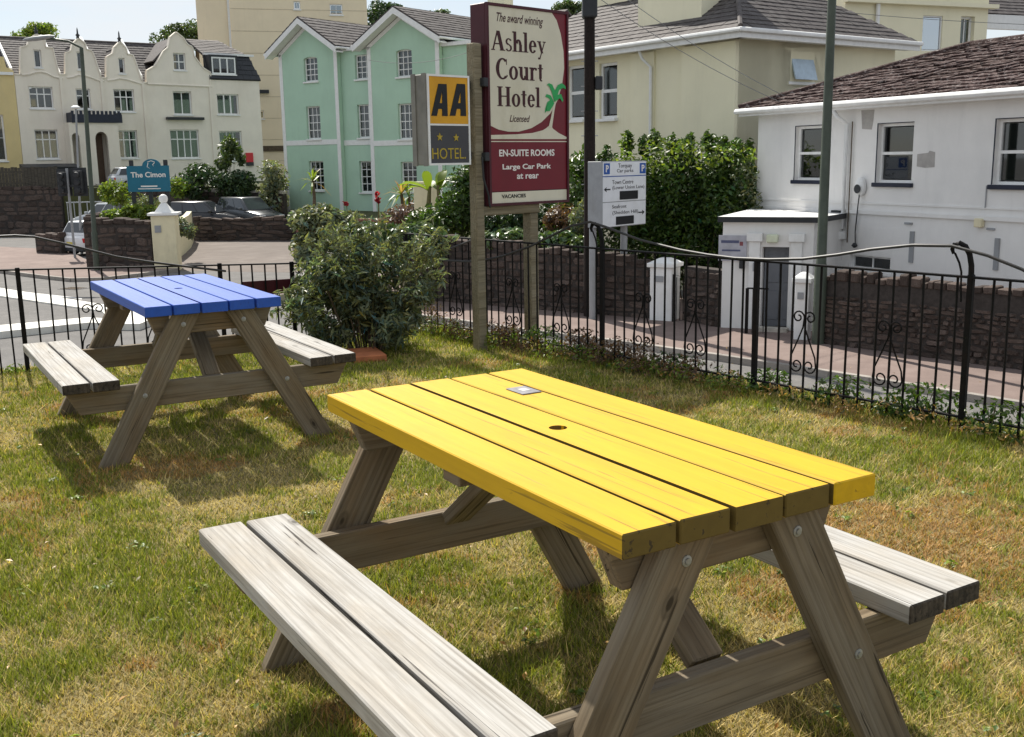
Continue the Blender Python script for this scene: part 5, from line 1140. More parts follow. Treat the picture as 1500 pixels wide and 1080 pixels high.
for cx_, cy_ in ((643, 201), (667, 202)):
    c = AF.sz(cx_, cy_); ro = .033; MB().plate([(c[0] + (ro if k_ % 2 == 0 else ro * .42) * math.sin(k_ * math.pi / 5), c[1] + (ro if k_ % 2 == 0 else ro * .42) * math.cos(k_ * math.pi / 5)) for k_ in range(10)], -.012, -.0082).build('star', AAT, case)
text('HOTEL.', AF.rect(632, 217, 681, 233), AAT, case, -.0082, .003)
for zz in (AF.sz(690, 124)[1], AF.sz(690, 228)[1]): MB().box(r[1] + .001, r[1] + .06, .04, .12, zz - .03, zz + .03).build('bracket', DARKF, aa)

# ------------------------------------------------------------------ car park sign
p0, p1 = at(882, 285, 24.9), at(946, 285, 26.25)
KS = Face((p0.x, p0.y), (p1.x - p0.x, p1.y - p0.y)); ks = KS.root('car_park_sign', 'white and blue car park direction sign in a deep grey case', 'sign', z=0)
r = KS.rect(882, 236, 946, 331.5); TK = .42
case = MB().box(r[0], r[1], .0, TK, r[2], r[3]).build('casing', SIGNGREY, ks, bevel=.01); f_ = .035
y_ = -.012
zA, zB = KS.sz(914, 258)[1], KS.sz(914, 295)[1]
MB().box(r[0] + .02, r[1] - .02, y_, -.001, zA + .012, r[3] - .02).build('title_panel', SIGNWHITE, case); MB().box(r[0] + .02, r[1] - .02, y_, -.001, zB + .01, zA - .012).build('direction_panel', SIGNWHITE, case); MB().box(r[0] + .02, r[1] - .02, y_, -.001, r[2] + .02, zB - .01).build('direction_panel', SIGNWHITE, case)
MB().box(r[0] + .02, r[1] - .02, y_ - .002, -.001, zA - .009, zA + .009).build('blue_line', SIGNBLUE, case)
for q in ((884, 239.5, 892.5, 255.5), (936.5, 239, 945, 254)):
    a = KS.rect(*q); pn = MB().box(a[0], a[1], y_ - .006, y_ - .001, a[2], a[3]).build('parking_symbol', SIGNBLUE, case); w_ = a[1] - a[0]; h_ = a[3] - a[2]
    text('P', (a[0] + w_ * .28, a[1] - w_ * .22, a[2] + h_ * .18, a[3] - h_ * .16), INKW, case, y_ - .0065, .003, bold=.03)
for tx, q in (('Torquay', (905, 239.5, 925, 247.5)), ('Car parks', (903, 247.5, 927, 254)), ('Town Centre', (896, 263.5, 927, 269.5)), ('(Lower Union Lane)', (896.5, 271.5, 943, 278)), ('Seafront', (896, 300, 917, 305)), ('(Shedden Hill)', (896.5, 308, 934, 314.5))): text(tx, KS.rect(*q), INKK, case, y_ - .001, .003)
for q in ((907, 279.5, 933.5, 292), (901.5, 316.5, 927.5, 328.5)): a = KS.rect(*q); MB().box(a[0], a[1], y_ - .012, y_ - .001, a[2], a[3]).build('display', INKK, case, bevel=.004)
def arrow(px0, px1, py, sgn):
    a, b = KS.sz(px0, py), KS.sz(px1, py); h_ = .06; A = (lambda u, v: (a[0] + (b[0] - a[0]) * u, (a[1] + b[1]) / 2 + h_ * v)) if sgn < 0 else (lambda u, v: (b[0] - (b[0] - a[0]) * u, (a[1] + b[1]) / 2 + h_ * v))
    MB().plate([A(0, 0), A(.42, 1), A(.35, .25), A(1, .25), A(1, -.25), A(.35, -.25), A(.42, -1)], y_ - .004, y_ - .001).build('arrow', INKK, case)
arrow(884, 893.5, 278, -1); arrow(934.5, 943.5, 311, 1)
for px, dy in ((870, .21), (922, .21)):
    s_ = KS.sz(px, 400)[0] if px > 900 else r[0] + .02
    MB().tube([(s_ + .06, dy + (.0 if px > 900 else .12), GZ + .1), (s_ + .06, dy + (.0 if px > 900 else .12), r[2] + .1)], .085, 12).build('post', SIGNGREY, ks, smooth=True)

# ------------------------------------------------------------------ utility pole, lamp column, cables
up = gnd(867, 463, GZ + .12); ut = thing('utility_pole', 'dark tarred utility pole with black cable box at the top', 'utility pole', (up.x - .05, up.y, GZ + .1)); tp = at(867, 20, up.y).z - GZ - .1
MB().tube([(0, 0, 0), (.0, 0, tp * .5), (0, 0, tp + 2.6)], [.155, .135, .115], 12).build('pole', POLE_W, ut, smooth=True)
MB().box(-.17, .17, -.2, .17, tp - .1, tp + .55).build('cable_box', DARKF, ut, bevel=.03); MB().box(.13, .3, -.12, .1, at(867, 132, up.y).z - GZ - .1, at(867, 112, up.y).z - GZ - .1).build('junction_box', DARKF, ut, bevel=.02)
for k_ in range(7): zz = tp * (.45 + .08 * k_); MB().tube([(-.2, 0, zz), (.2, 0, zz)], .011, 5).build('climbing_peg', STEEL, ut)
lp = gnd(1196, 502, GZ + .12); lt = thing('street_lamp', 'green grey lamp column standing before the white building', 'street lamp', (lp.x, lp.y - .1, GZ + .1))
MB().tube([(0, 0, 0), (0, 0, 1.6), (0, 0, 1.66), (0, 0, 8.6)], [.125, .125, .1, .075], 14).build('column', LAMPG, lt, smooth=True); MB().tube([(0, 0, 8.6), (-.3, -.5, 9.0), (-.8, -1.2, 9.1)], .04, 8).build('arm', LAMPG, lt); MB().lathe([(.05, -.45), (.14, -.3), (.16, .2), (.05, .4)], (0, 0, 0), 10).build('lantern', SIGNGREY, lt, Matrix.Translation((-1.0, -1.5, 9.1)) @ Matrix.Rotation(R(85), 4, 'Y') @ Matrix.Diagonal((.5, 1, 1, 1)), smooth=True)
def cable(label, a, b, sag, r_=.008):
    a, b = Vector(a), Vector(b); m = thing('overhead_cable', label, 'cable', a); pts = [a.lerp(b, k_ / 14) - a - Vector((0, 0, sag * 4 * (k_ / 14) * (1 - k_ / 14))) for k_ in range(15)]
    MB().tube(pts, r_, 5).build('wire', M('cable_sheath', (.2, .2, .2), .6), m)
top = Vector((up.x, up.y, GZ + tp + 1.0))
cable('upper thin cable from the utility pole to the white building', top, BF.root and Vector((BF.O.x + BF.u.x * BF.sz(1150, 128)[0], BF.O.y + BF.u.y * BF.sz(1150, 128)[0], 2.9)), .15)
cable('lower thin cable from the utility pole to the white building', top - Vector((0, 0, .45)), Vector((BF.O.x + BF.u.x * BF.sz(1150, 128)[0], BF.O.y + BF.u.y * BF.sz(1150, 128)[0], 2.72)), .15)
cable('thin cable crossing in front of the taller cream wing', at(1120, 5, 33), at(1560, 38, 30), .1)
cable('thin cable strung across the mint house gables', at(540, 88, 55), at(700, 72, 50), .35, .012)

# ------------------------------------------------------------------ vegetation
def base_at(px, Y, z): p = at(px, 300, Y); return (p.x, p.y, z)
def hp(px0, px1, py0, py1, Y):       # centre and radii (x,z) of a pixel box at depth Y
    a, b = at(px0, py1, Y), at(px1, py0, Y); return ((a.x + b.x) / 2, (a.z + b.z) / 2, abs(b.x - a.x) / 2, abs(b.z - a.z) / 2)
def blobs_px(base, boxes, Y, depth, dens):
    out = []
    for q in boxes:
        yy = Y + (q[4] if len(q) > 4 else 0); cx, cz, rx, rz = hp(*q[:4], yy); out.append(((cx - base[0], yy - base[1], cz - base[2]), (rx, depth * (q[5] if len(q) > 5 else 1), rz), int(dens * rx * rz * 4)))
    return out
# big bush by the railings
b0 = base_at(530, 8.85, LZ)
gb = random.Random(31); bx_ = []
for k_ in range(34):
    a_ = gb.uniform(0, 6.283); q_ = gb.random() ** .6; px, py = 528 + 92 * q_ * math.cos(a_), 440 + 62 * q_ * math.sin(a_); rp_ = gb.uniform(14, 34)
    bx_.append((px - rp_ * 1.2, px + rp_ * 1.2, py - rp_, min(507, py + rp_), gb.uniform(-.28, .3)))
for k_ in range(9):
    px, py, rp_ = gb.uniform(450, 635), gb.uniform(338, 400), gb.uniform(8, 17); bx_.append((px - rp_, px + rp_, py - rp_, py + rp_, gb.uniform(-.1, .4)))
bl = blobs_px(b0, bx_, 8.85, .17, 3900)
bs = shrub('leafy_bush', 'large loose bush with narrow grey green leaves at the lawn corner', 'bush', b0, bl[::2], .085, LEAF_BUSH, seed=3, twigs=40, aspect=.24, sub=7, sig=.3, droop=.25, dark=.4, hue=.35)
leafcloud('pale_foliage', bl[1::2], .075, LEAF_GREY, bs, 4, aspect=.27, sub=7, sig=.32, droop=.2, dark=.45, hue=.3, kind='stuff')
r_ = random.Random(5); tw = []; lb = []
for px, py in ((520, 312), (545, 325), (470, 335), (515, 350), (575, 345), (600, 360), (555, 365), (490, 360), (535, 375), (460, 370), (585, 385), (640, 345), (625, 372), (610, 395), (560, 318), (480, 318), (500, 330), (650, 400), (640, 430), (415, 445), (590, 330), (655, 365), (425, 470), (450, 345), (535, 340), (648, 335), (660, 348), (645, 382), (652, 415), (405, 430), (400, 460), (412, 485), (440, 390), (432, 410), (632, 322)):
    e = at(px, py, 8.85 + r_.uniform(-.25, .3)) - Vector(b0); s_ = Vector((e.x * .3, e.y * .4, .15)); m_ = s_.lerp(e, .6) + Vector((0, 0, .16)); tw.append(([s_, m_, e], [.007, .005, .002]))
    for k_ in range(7): q = m_.lerp(e, k_ / 6); lb.append((tuple(q), (.045, .045, .035), 8))
stems(bs, tw, STEM, 'arching_stems'); leafcloud('stem_leaves', lb, .075, LEAF_GREY, bs, 8, aspect=.26, sub=4, sig=.5, dark=.7, kind='stuff')
# far hedges across the road
def sh(name, label, cat, Y, z, boxes, size, mat, dens, depth=1.2, seed=1, group=None, **k):
    px = sum(q[0] + q[1] for q in boxes) / 2 / len(boxes); b = base_at(px, Y, z); return shrub(name, label, cat, b, blobs_px(b, boxes, Y, depth, dens), size, mat, group, seed, **k)
sh('laurel_hedge', 'tall bright topped laurel hedge behind the car park sign', 'hedge', 28.3, GZ, [(880, 960, 225, 345), (940, 1020, 205, 340, .3), (1000, 1075, 203, 345), (1050, 1108, 210, 330, -.4), (880, 1000, 300, 410, .2), (960, 1060, 300, 420, .2), (1040, 1106, 280, 345, -1.1, .5)] + [(x_, x_ + 15, y_, y_ + 34, .2, .25) for x_, y_ in ((1080, 225), (1095, 240), (1100, 265), (1086, 300), (882, 214), (912, 193), (936, 198), (951, 190), (978, 196), (1003, 196), (1030, 192), (1052, 199), (1072, 203), (1090, 203), (868, 226))], .155, LEAF_LAUREL, 1250, 1.0, 21, sub=30, aspect=.45, hue=.3)
lh = bpy.data.objects['laurel_hedge']
leafcloud('painted_sunlit_top', blobs_px(lh.location, [(885, 950, 222, 262, -.6), (930, 1000, 205, 255, -.6), (985, 1060, 200, 252, -.7), (1045, 1106, 212, 250, -1.0), (905, 930, 195, 225, 0, .3), (955, 975, 195, 220, 0, .3)], 28.3, .8, 170), .15, LEAF_LIGHT, lh, 121, sub=20, aspect=.45, dark=.7, kind='stuff')  # paler leaf colour along the hedge top stands in for the backlighting sun
leafcloud('pale_twigs', blobs_px(lh.location, [(1070, 1112, 232, 285, -1.2, .4), (1078, 1116, 270, 335, -1.5, .4), (1050, 1085, 300, 345, -1.3, .4)], 28.3, .8, 330), .13, LEAF_GREY, lh, 122, sub=9, aspect=.35, dark=.6, kind='stuff')
sh('laurel_shrub', 'dark laurel shrub between the hotel sign and utility pole', 'bush', 29.5, GZ, [(825, 885, 228, 330), (800, 880, 290, 400), (838, 872, 215, 260)], .2, LEAF_LAUREL, 800, .9, 22, sub=18)
sh('ivy_hedge', 'glossy ivy hedge spilling over the wall left of the hotel sign', 'hedge', 29.5, -1.0, [(520, 600, 328, 368, 0), (575, 650, 328, 372, -.4), (600, 660, 335, 385, -.6), (500, 560, 325, 360, .6)], .17, LEAF_IVY, 1700, .6, 23, sub=20, aspect=.7)
sh('ivy_hedge', 'glossy ivy hanging on the wall between the two sign posts', 'hedge', 27.8, -.9, [(700, 790, 335, 372, .4), (780, 862, 340, 385, -.3), (830, 880, 345, 380, -.8)], .16, LEAF_IVY, 1500, .5, 24, sub=18, aspect=.7)
sh('climbing_shrub', 'pale flowering climber at the forecourt corner', 'bush', 31.5, GZ, [(428, 500, 300, 350, 0), (430, 480, 335, 395, 0), (470, 545, 312, 370, .4), (490, 560, 330, 380, .2)], .19, LEAF_GREY, 1100, .7, 25, sub=18, aspect=.5)
sh('dark_shrub', 'dark green shrub standing left of the tall sign post', 'bush', 33, GZ, [(640, 705, 262, 345), (655, 715, 240, 320, .5), (600, 690, 300, 345, -.3)], .2, LEAF_LAUREL, 800, .9, 26, sub=18, dark=.4)
sh('dark_shrub', 'dark shrub seen below the hotel sign cabinet', 'bush', 31.5, GZ, [(700, 790, 285, 360), (780, 850, 288, 350, .4)], .2, LEAF_DARK, 900, .9, 27, sub=18)
sh('red_shrub', 'reddish leaved shrub right of the sign posts', 'bush', 28.8, -1.0, [(800, 862, 300, 345)], .16, LEAF_RED, 900, .6, 28, sub=12)
sh('pale_climber', 'pale yellow green climber below the car park sign', 'bush', 27.6, -1.0, [(835, 866, 290, 345)], .14, LEAF_GREY, 1100, .4, 29, sub=10)
sh('mauve_shrub', 'mauve leaved shrub before the mint house', 'bush', 40, -1.2, [(600, 645, 285, 325), (560, 620, 300, 330)], .18, leafmat('mauve_leaf', (.16, .10, .09), .25), 700, .8, 30, sub=10)
sh('garden_shrub', 'rounded dark shrub in front of the plain gabled house', 'bush', 60.5, .2, [(263, 318, 240, 292)], .3, LEAF_DARK, 330, 1.6, 31, sub=16, dark=.5)
sh('clipped_hedge', 'square clipped dark hedge before the mansard house', 'hedge', 60, .0, [(315, 345, 252, 292), (335, 374, 250, 292), (318, 372, 252, 275)], .24, LEAF_DARK, 520, 1.2, 32, sub=20)
sh('garden_shrub', 'grey leaved shrub at the left corner of the mint house', 'bush', 59.5, .0, [(375, 420, 236, 290), (385, 419, 262, 320)], .26, LEAF_GREY, 330, 1.3, 33, sub=14)
sh('young_tree', 'slim young tree in front of the mansard house window', 'tree', 61, .2, [(322, 350, 200, 235), (318, 340, 222, 250), (338, 356, 215, 245)], .3, LEAF_TREE, 260, .8, 34, sub=9)
sh('garden_shrub', 'yellow green shrub right of the teal name board', 'bush', 59, .2, [(250, 275, 258, 292)], .28, LEAF_LIGHT, 330, 1.0, 35, sub=10)
sh('garden_shrub', 'bright shrub behind the left end of the name board', 'bush', 56, -.8, [(150, 200, 262, 300)], .26, LEAF_LIGHT, 330, 1.0, 36, sub=10)
wt = at(170, 327, 41.5).z
sh('wall_plants', 'bright leafy plants growing along the wall under the name board', 'plant', 41.3, wt - .3, [(150, 190, 306, 332), (180, 215, 300, 330), (205, 237, 302, 328, .1)], .18, LEAF_LIGHT, 1100, .5, 37, sub=14)
sh('dry_wall_plants', 'brownish tall weeds between the legs of the name board', 'plant', 42.6, wt - .3, [(190, 225, 285, 312), (218, 245, 288, 310)], .16, LEAF_GREY, 700, .4, 38, sub=10, aspect=.25)
sh('trailing_plant', 'trailing brown green plant hanging over the curved cream wall', 'plant', 43.5, wt - .6, [(258, 275, 318, 345), (268, 287, 322, 350)], .17, LEAF_GREY, 1100, .4, 39, sub=10)
# cordylines, banana, flowers
def spiky(label, px, py, pyb, Y, n, ln, mat, dead=0, seed=0, zb=None):
    hd = at(px, py, Y); b = at(px, pyb, Y); zb = b.z if zb is None else zb; g = random.Random(seed); t = thing('cordyline_palm', label, 'palm', (hd.x, Y, zb), 0); h = hd.z - zb
    MB().tube([(0, 0, 0), (.04, 0, h * .5), (0, 0, h)], [.09, .07, .06], 8).build('trunk', BARK, t, smooth=True)
    for k_ in range(n):
        az = g.uniform(0, 6.28); el = g.uniform(-.5, 1.3); d = Vector((math.cos(az) * math.cos(el), math.sin(az) * math.cos(el), math.sin(el))); sd_ = d.cross(Vector((0, 0, 1))).normalized() * ln * .045; l_ = ln * g.uniform(.7, 1.1); o = Vector((0, 0, h))
        A, B = o + d * l_ * .5, o + d * l_ + Vector((0, 0, -.28 * l_)); v = [o - sd_ * .5, o + sd_ * .5, A + sd_, A - sd_, B]
        m_ = MB(); m_.add(v, [(0, 1, 2, 3), (3, 2, 4)]); ob = m_.build('leaf', LEAF_DRY if k_ < dead else mat, t, fix=False); ca = ob.data.attributes.new('Col', 'FLOAT_COLOR', 'POINT'); c_ = g.uniform(.7, 1.4); ca.data.foreach_set('color', [c_, c_, c_, 1] * 5)
    return t
spiky('slim cordyline palm before the left bay of the mint house', 458, 266, 310, 48, 26, 1.0, LEAF_LIGHT, 3, 1)
spiky('cordyline palm with hanging dry leaves before the mint house', 588, 285, 322, 45, 34, 1.1, LEAF_LIGHT, 12, 2)
spiky('small dark cordyline palm right of the dry leaved one', 599, 288, 322, 46, 20, .8, LEAF_LAUREL, 0, 3)
hd = base_at(637, 36, -1.0); bt = thing('banana_plant', 'banana plant with broad bright leaves under the two star sign', 'plant', hd); g = random.Random(9)
for sxx in (-.25, .2): MB().tube([(sxx, 0, 0), (sxx * .9, 0, .9), (sxx * .6, 0, 1.7)], [.11, .09, .05], 8).build('stem', STEM, bt, smooth=True)
zt_ = at(637, 285, 36).z + 1.0
for k_ in range(11):
    az = g.uniform(0, 6.28); ln = g.uniform(.9, 1.4); el = g.uniform(.5, 1.25); o = Vector((g.choice((-.2, .15)), 0, 1.5)); m_ = MB(); d = Vector((math.cos(az), math.sin(az), 0)); sd_ = Vector((-d.y, d.x, 0)); v = []; f = []
    for i in range(7):
        u = i / 6; c_ = o + d * ln * u * math.cos(el) + Vector((0, 0, ln * (u * math.sin(el) - .45 * u * u))); w_ = .17 * math.sin(math.pi * (u * .9 + .08)); v += [c_ - sd_ * w_ + Vector((0, 0, .04)), c_, c_ + sd_ * w_ + Vector((0, 0, .04))]
        if i: f += [(3 * i - 3, 3 * i - 2, 3 * i + 1, 3 * i), (3 * i - 2, 3 * i - 1, 3 * i + 2, 3 * i + 1)]
    m_.add(v, f); ob = m_.build('leaf', LEAF_LIGHT, bt, fix=False, smooth=True); ca = ob.data.attributes.new('Col', 'FLOAT_COLOR', 'POINT'); c_ = g.uniform(.9, 1.7); ca.data.foreach_set('color', [c_, c_, c_ * .8, 1] * len(v))
for i_, (px, py) in enumerate(((507, 298), (554, 287), (553, 295))):
    p = at(px, py, 42); t = thing('red_flower', ['low red flower clump left of the dry leaved palm', 'tall red flower spike before the mint house', 'lower bloom of the tall red flower spike'][i_], 'flower', (p.x, p.y, p.z - .9)); stems(t, [([(0, 0, 0), (.02, 0, .85)], [.02, .012])]); leafcloud('petals', [((0, 0, .9), (.13, .08, .1 if i_ != 1 else .17), 60)], .1, PETAL_RED, t, 40 + i_, aspect=.8, sub=4, hue=.1)
mw_ = base_at(540, 40.5, -1.3); 
MBt = thing('red_brick_edging', 'low red edging wall below the cordyline palms', 'wall', (mw_[0], mw_[1], -1.25), R(-20)); MB().box(-3.2, 3.2, 0, .3, 0, .62).build('wall', M('red_wall', (.23, .10, .08), .9, .2, 4, .3), MBt)
cr_ = at(628, 300, 37.5); t = thing('cream_garden_wall', 'small cream rendered wall beside the banana plant', 'wall', (cr_.x, cr_.y, -1.3), R(-15)); MB().box(-.55, .35, 0, .25, 0, at(628, 266, 37.5).z + 1.3).build('wall', CREAM_P, t, bevel=.02)
# trees behind the roofs
GP = 'trees behind the roofs'
def bt_(label, px, py, Y, rpx, n, mat, seed, hz=1.0, name='background_tree'):
    c = at(px, py, Y); rr = rpx / FPX * Y; g = random.Random(seed); h = c.z - .2
    bl = [((g.uniform(-.6, .6) * rr, g.uniform(-.5, .5) * rr, h + g.uniform(-.45, .25) * rr * hz), (rr * g.uniform(.5, .75), rr * .6, rr * hz * g.uniform(.4, .6)), n // 6) for _ in range(6)]
    tree(name, label, (c.x, Y, .2), h, bl, .34 * Y / 95, mat, seed, GP, .35)
bt_('pale leafy tree behind the first terrace gable', 50, 46, 96, 32, 3200, LEAF_LIGHT, 51, .7)
bt_('dark tree between the dutch gable and the tower block', 285, 50, 104, 48, 4600, LEAF_TREE, 52, .55)
bt_('dark tree right of the tower block', 567, 18, 110, 30, 2600, LEAF_DARK, 53, 1.0)
bt_('small tree over the ridge of the mint house', 640, 22, 112, 18, 1200, LEAF_TREE, 54, .7)
bt_('tree peeping over the slate roof by the utility pole', 835, 12, 90, 26, 2000, LEAF_TREE, 55, .7)
bt_('low tree left of the big cream chimney', 900, 14, 92, 30, 2000, LEAF_TREE, 56, .5)
# weeds along the railings
def weeds(label, pxs, seed, mat, size, n, hgt, name='weed_clump', cat='plant'):
    for i_, (px, py) in enumerate(pxs):
        p = gnd(px, py, LZ); h = hgt * random.uniform(.8, 1.3)
        t = thing(name, label[i_], cat, (p.x, p.y, LZ)); stems(t, [([(0, 0, 0), (random.uniform(-.05, .05), random.uniform(-.05, .05), h * .8)], [.004, .002]) for _ in range(3)]); leafcloud('foliage', [((0, 0, h * .5), (.17 * random.uniform(.8, 1.3), .13, h * .5), n)], size, mat, t, seed + i_, aspect=.45, sub=9, sig=.4)
weeds(['bright yellow green weed at the foot of the right sign post', 'leafy weed with pale tips beside the hooped post', 'tangled bramble against the railings near the right edge', 'low bramble left of the hooped post', 'spindly weed growing up the railings halfway along', 'broad leaved weed at the foot of the plain railing post', 'small weed tuft below the first scroll right of the sign'], [(792, 512), (1352, 612), (1450, 640), (1330, 612), (1235, 592), (1125, 572), (985, 546)], 61, LEAF_LAUREL, .04, 260, .17)
weeds(['brown dry weed clump between the sign posts', 'brown dry weed clump right of the sign posts', 'reddish dry weed clump by the second railing post'], [(745, 505), (855, 520), (905, 530)], 71, LEAF_RED, .035, 420, .17)
def strip(name, label, a, b, wdt, hgt, n, size, mat, seed):
    a, b = Vector(a), Vector(b); o = thing(name, label, 'plants', (a.x, a.y, LZ)); bl = []; k_ = max(6, int((b - a).length / .2)); g = random.Random(seed)
    for i in range(k_ + 1):
        q = a.lerp(b, i / k_) - a; hh = hgt * g.uniform(.45, 1.3); bl.append(((q.x + g.uniform(-.05, .05), q.y + g.uniform(-.05, .05), hh * .4), (wdt * g.uniform(.7, 1.2), wdt, hh * .6), n))
    leafcloud('foliage', bl, size, mat, o, seed, aspect=.4, sub=7, sig=.45); o['kind'] = 'stuff'; return o
strip('weed_border', 'low green weeds along the foot of the right railings', FR0 + fdir * 1.2, FR_END, .11, .11, 75, .03, LEAF_LAUREL, 81)
strip('weed_border', 'straw coloured dry weeds tangled along the right railings', FR0 + fdir * 1.2 - fout * .05, FR_END - fout * .05, .1, .1, 60, .035, LEAF_DRY, 85)
strip('weed_border', 'dry brownish weeds along the railings near the hotel sign', FR_START + fdir * .2 - fout * .08, FR0 + fdir * 2.6 - fout * .08, .13, .23, 190, .032, LEAF_RED, 82)
strip('weed_border', 'green weeds mixed among the dry ones near the hotel sign', FR_START + fdir * .1 - fout * .16, FR0 + fdir * 2.9 - fout * .14, .1, .17, 120, .03, LEAF_LIGHT, 84)
strip('weed_border', 'thin weeds along the foot of the left railings', FL_START, FL1, .08, .09, 70, .035, LEAF_LIGHT, 83)

# ------------------------------------------------------------------ picnic tables
tp_ = gnd(536, 523, LZ); tt = thing('terracotta_slab', 'small terracotta slab lying in the grass beyond the blue table', 'slab', (tp_.x, tp_.y, LZ), R(20)); MB().box(-.13, .13, -.2, .2, -.03, .045).build('slab', TERRA, tt, bevel=.008)
def plank_mesh(nm, L, W, T, mats, bevel=.003, hole=0, ends=None):
    mb = MB()
    if hole:
        N = 20; circ = [(hole * math.cos(2 * math.pi * k_ / N), hole * math.sin(2 * math.pi * k_ / N)) for k_ in range(N)]
        q = MB().plate(rectp(-L / 2, L / 2, -W / 2, W / 2), -T, 0, [circ[::-1]]); mb.add([(x, z, y) for x, y, z in q.v], q.f)
        return mb.mesh(nm, mats)
    mb.box(-L / 2, L / 2, -W / 2, W / 2, -T, 0); me = mb.mesh(nm, mats, bevel=bevel)
    if ends:
        for p in me.polygons:
            if p.normal.x < -.5: p.material_index = 1
    return me
TL, TWD, TZ, SZ = 1.555, .74, .769, .40
def picnic(name, label, loc, yaw, paint, endmat, worn):
    t = thing(name, label, 'picnic table', loc, R(yaw), 'picnic tables on the lawn'); T = .055; pw = (TWD - 4 * .012) / 5
    for k_ in range(5):
        y = TWD / 2 - pw / 2 - k_ * (pw + .012)
        me = plank_mesh('tabletop_plank', TL + (0 if k_ in (1, 3) else .006), pw, T, [paint, endmat, YEND], hole=.026 if k_ == 2 else 0, ends=k_ in worn)
        if k_ == 2 and 2 in worn:
            for p in me.polygons:
                if p.normal.x < -.5: p.material_index = 1
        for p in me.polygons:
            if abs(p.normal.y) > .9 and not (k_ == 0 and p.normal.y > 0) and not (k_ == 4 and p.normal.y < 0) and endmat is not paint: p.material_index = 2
        link('tabletop_plank', me, t, Matrix.Translation((0, y, TZ)) @ Matrix.Rotation(random.uniform(-.002, .002), 4, 'X'))
    sw = .134; sm = plank_mesh('seat_plank', 1.56, sw, .052, [WOOD_SEAT, WOOD_END], bevel=.004, ends=True)
    for sg in (1, -1):
        for k_ in (0, 1): link('seat_plank', sm, t, Matrix.Translation(((0 if k_ else .004), sg * (.807 - sw / 2 - k_ * (sw + .014)), SZ + (0 if k_ else .001))))
    for sx_ in (-1, 1):
        x0, x1 = sx_ * .735, sx_ * .69           # legs outside, beams inside
        for sy in (-1, 1):
            yt0, yt1, yb0, yb1 = .07, .222, .535, .69; zt = TZ - T - .002; zb = LZ - .06
            lm = Vector((0, sy * (yb0 + yb1 - yt0 - yt1) / 2, zb - zt)); Ln = lm.length; ang = math.atan2(lm.y, lm.z)
            # board drawn along local x so that the grain follows it
            ax = lm.normalized(); bx_ = Vector((1, 0, 0)); ay = ax.cross(bx_)
            inv_ = Matrix((ax, ay, bx_)); cen = Vector(((x0 + x1) / 2, sy * (yt0 + yt1 + yb0 + yb1) / 4, (zt + zb) / 2))
            pt = lambda x, y, z: inv_ @ (Vector((x, y, z)) - cen)
            me = MB().hexa([pt(x0, sy * yt0, zt), pt(x0, sy * yt1, zt), pt(x0, sy * yb1, zb), pt(x0, sy * yb0, zb)], [pt(x1, sy * yt0, zt), pt(x1, sy * yt1, zt), pt(x1, sy * yb1, zb), pt(x1, sy * yb0, zb)]).mesh('leg', WOOD_LEG, bevel=.004)
            m3 = inv_.transposed().to_4x4(); m3.translation = cen; lg = link('leg', me, t, m3)
            bo = MB().lathe([(.004, 0), (.0135, 0), (.013, .002), (.0075, .003), (.007, .006), (.003, .006)], (0, 0, 0), 12).mesh('bolt', BOLT)
            for yy, zz in ((.165, .655), (.395, .29)): link('bolt', bo, t, Matrix.Translation((x0 + sx_ * .0005, sy * yy, zz)) @ Matrix.Rotation(sx_ * math.pi / 2, 4, 'Y'))
        xa, xb = sorted((sx_ * .688, sx_ * .642))
        inv_ = Matrix(((0, 1, 0), (1, 0, 0), (0, 0, 1)))
        def beam(z0, z1, yt, yb, nm):
            c_ = Vector(((xa + xb) / 2, 0, (z0 + z1) / 2)); pt = lambda x, y, z: inv_ @ (Vector((x, y, z)) - c_)
            me = MB().hexa([pt(xa, -yt, z1), pt(xa, yt, z1), pt(xa, yb, z0), pt(xa, -yb, z0)], [pt(xb, -yt, z1), pt(xb, yt, z1), pt(xb, yb, z0), pt(xb, -yb, z0)]).mesh(nm, WOOD_LEG, bevel=.004); m3 = inv_.transposed().to_4x4(); m3.translation = c_; link(nm, me, t, m3)
        beam(.215, SZ - .054, .79, .72, 'seat_beam'); beam(.60, TZ - T - .002, .345, .30, 'top_beam')
        # diagonal brace from the seat beam up to the middle of the top
        a = Vector((sx_ * .62, 0, .33)); b = Vector((sx_ * .16, 0, TZ - T - .035)); ax = (b - a).normalized(); ay = Vector((0, 1, 0)); az_ = ax.cross(ay)
        me = MB().box(-(b - a).length / 2, (b - a).length / 2, -.046, .046, -.022, .022).mesh('brace', WOOD_LEG, bevel=.004); m3 = Matrix((ax, ay, az_)).transposed().to_4x4(); m3.translation = (a + b) / 2; link('brace', me, t, m3)
    MB().box(-.045, .045, -.34, .34, TZ - T - .047, TZ - T - .002).build('centre_batten', WOOD_LEG, t, bevel=.004)
    return t
yt_ = picnic('picnic_table', 'yellow topped wooden picnic table in the foreground', (.125, 2.848, 0), 121.29, YELLOW, YEND, (0, 1, 2, 3))
picnic('picnic_table', 'blue topped wooden picnic table near the left railings', (-2.007, 6.37, 0), 121.05, BLUE, BLUE, ())
p = gnd(767, 573, TZ); d_ = Matrix.Rotation(R(-121.29), 3, 'Z') @ (Vector((p.x, p.y, TZ)) - Vector((.125, 2.848, 0)))
pq = MB().box(-.052, .052, -.036, .036, 0, .003).build('plaque', M('worn_metal_plate', (.23, .225, .235), .5, .3, 30, metal=.2), yt_, Matrix.Translation((d_.x, d_.y, TZ + .001)), bevel=.001); pq['label'] = 'small grey metal plate screwed to the yellow top'
MB().box(-.016, .02, -.016, .012, .0031, .0036).build('print_panel', M('worn_print', (.5, .49, .46), .6, .3, 60), pq)

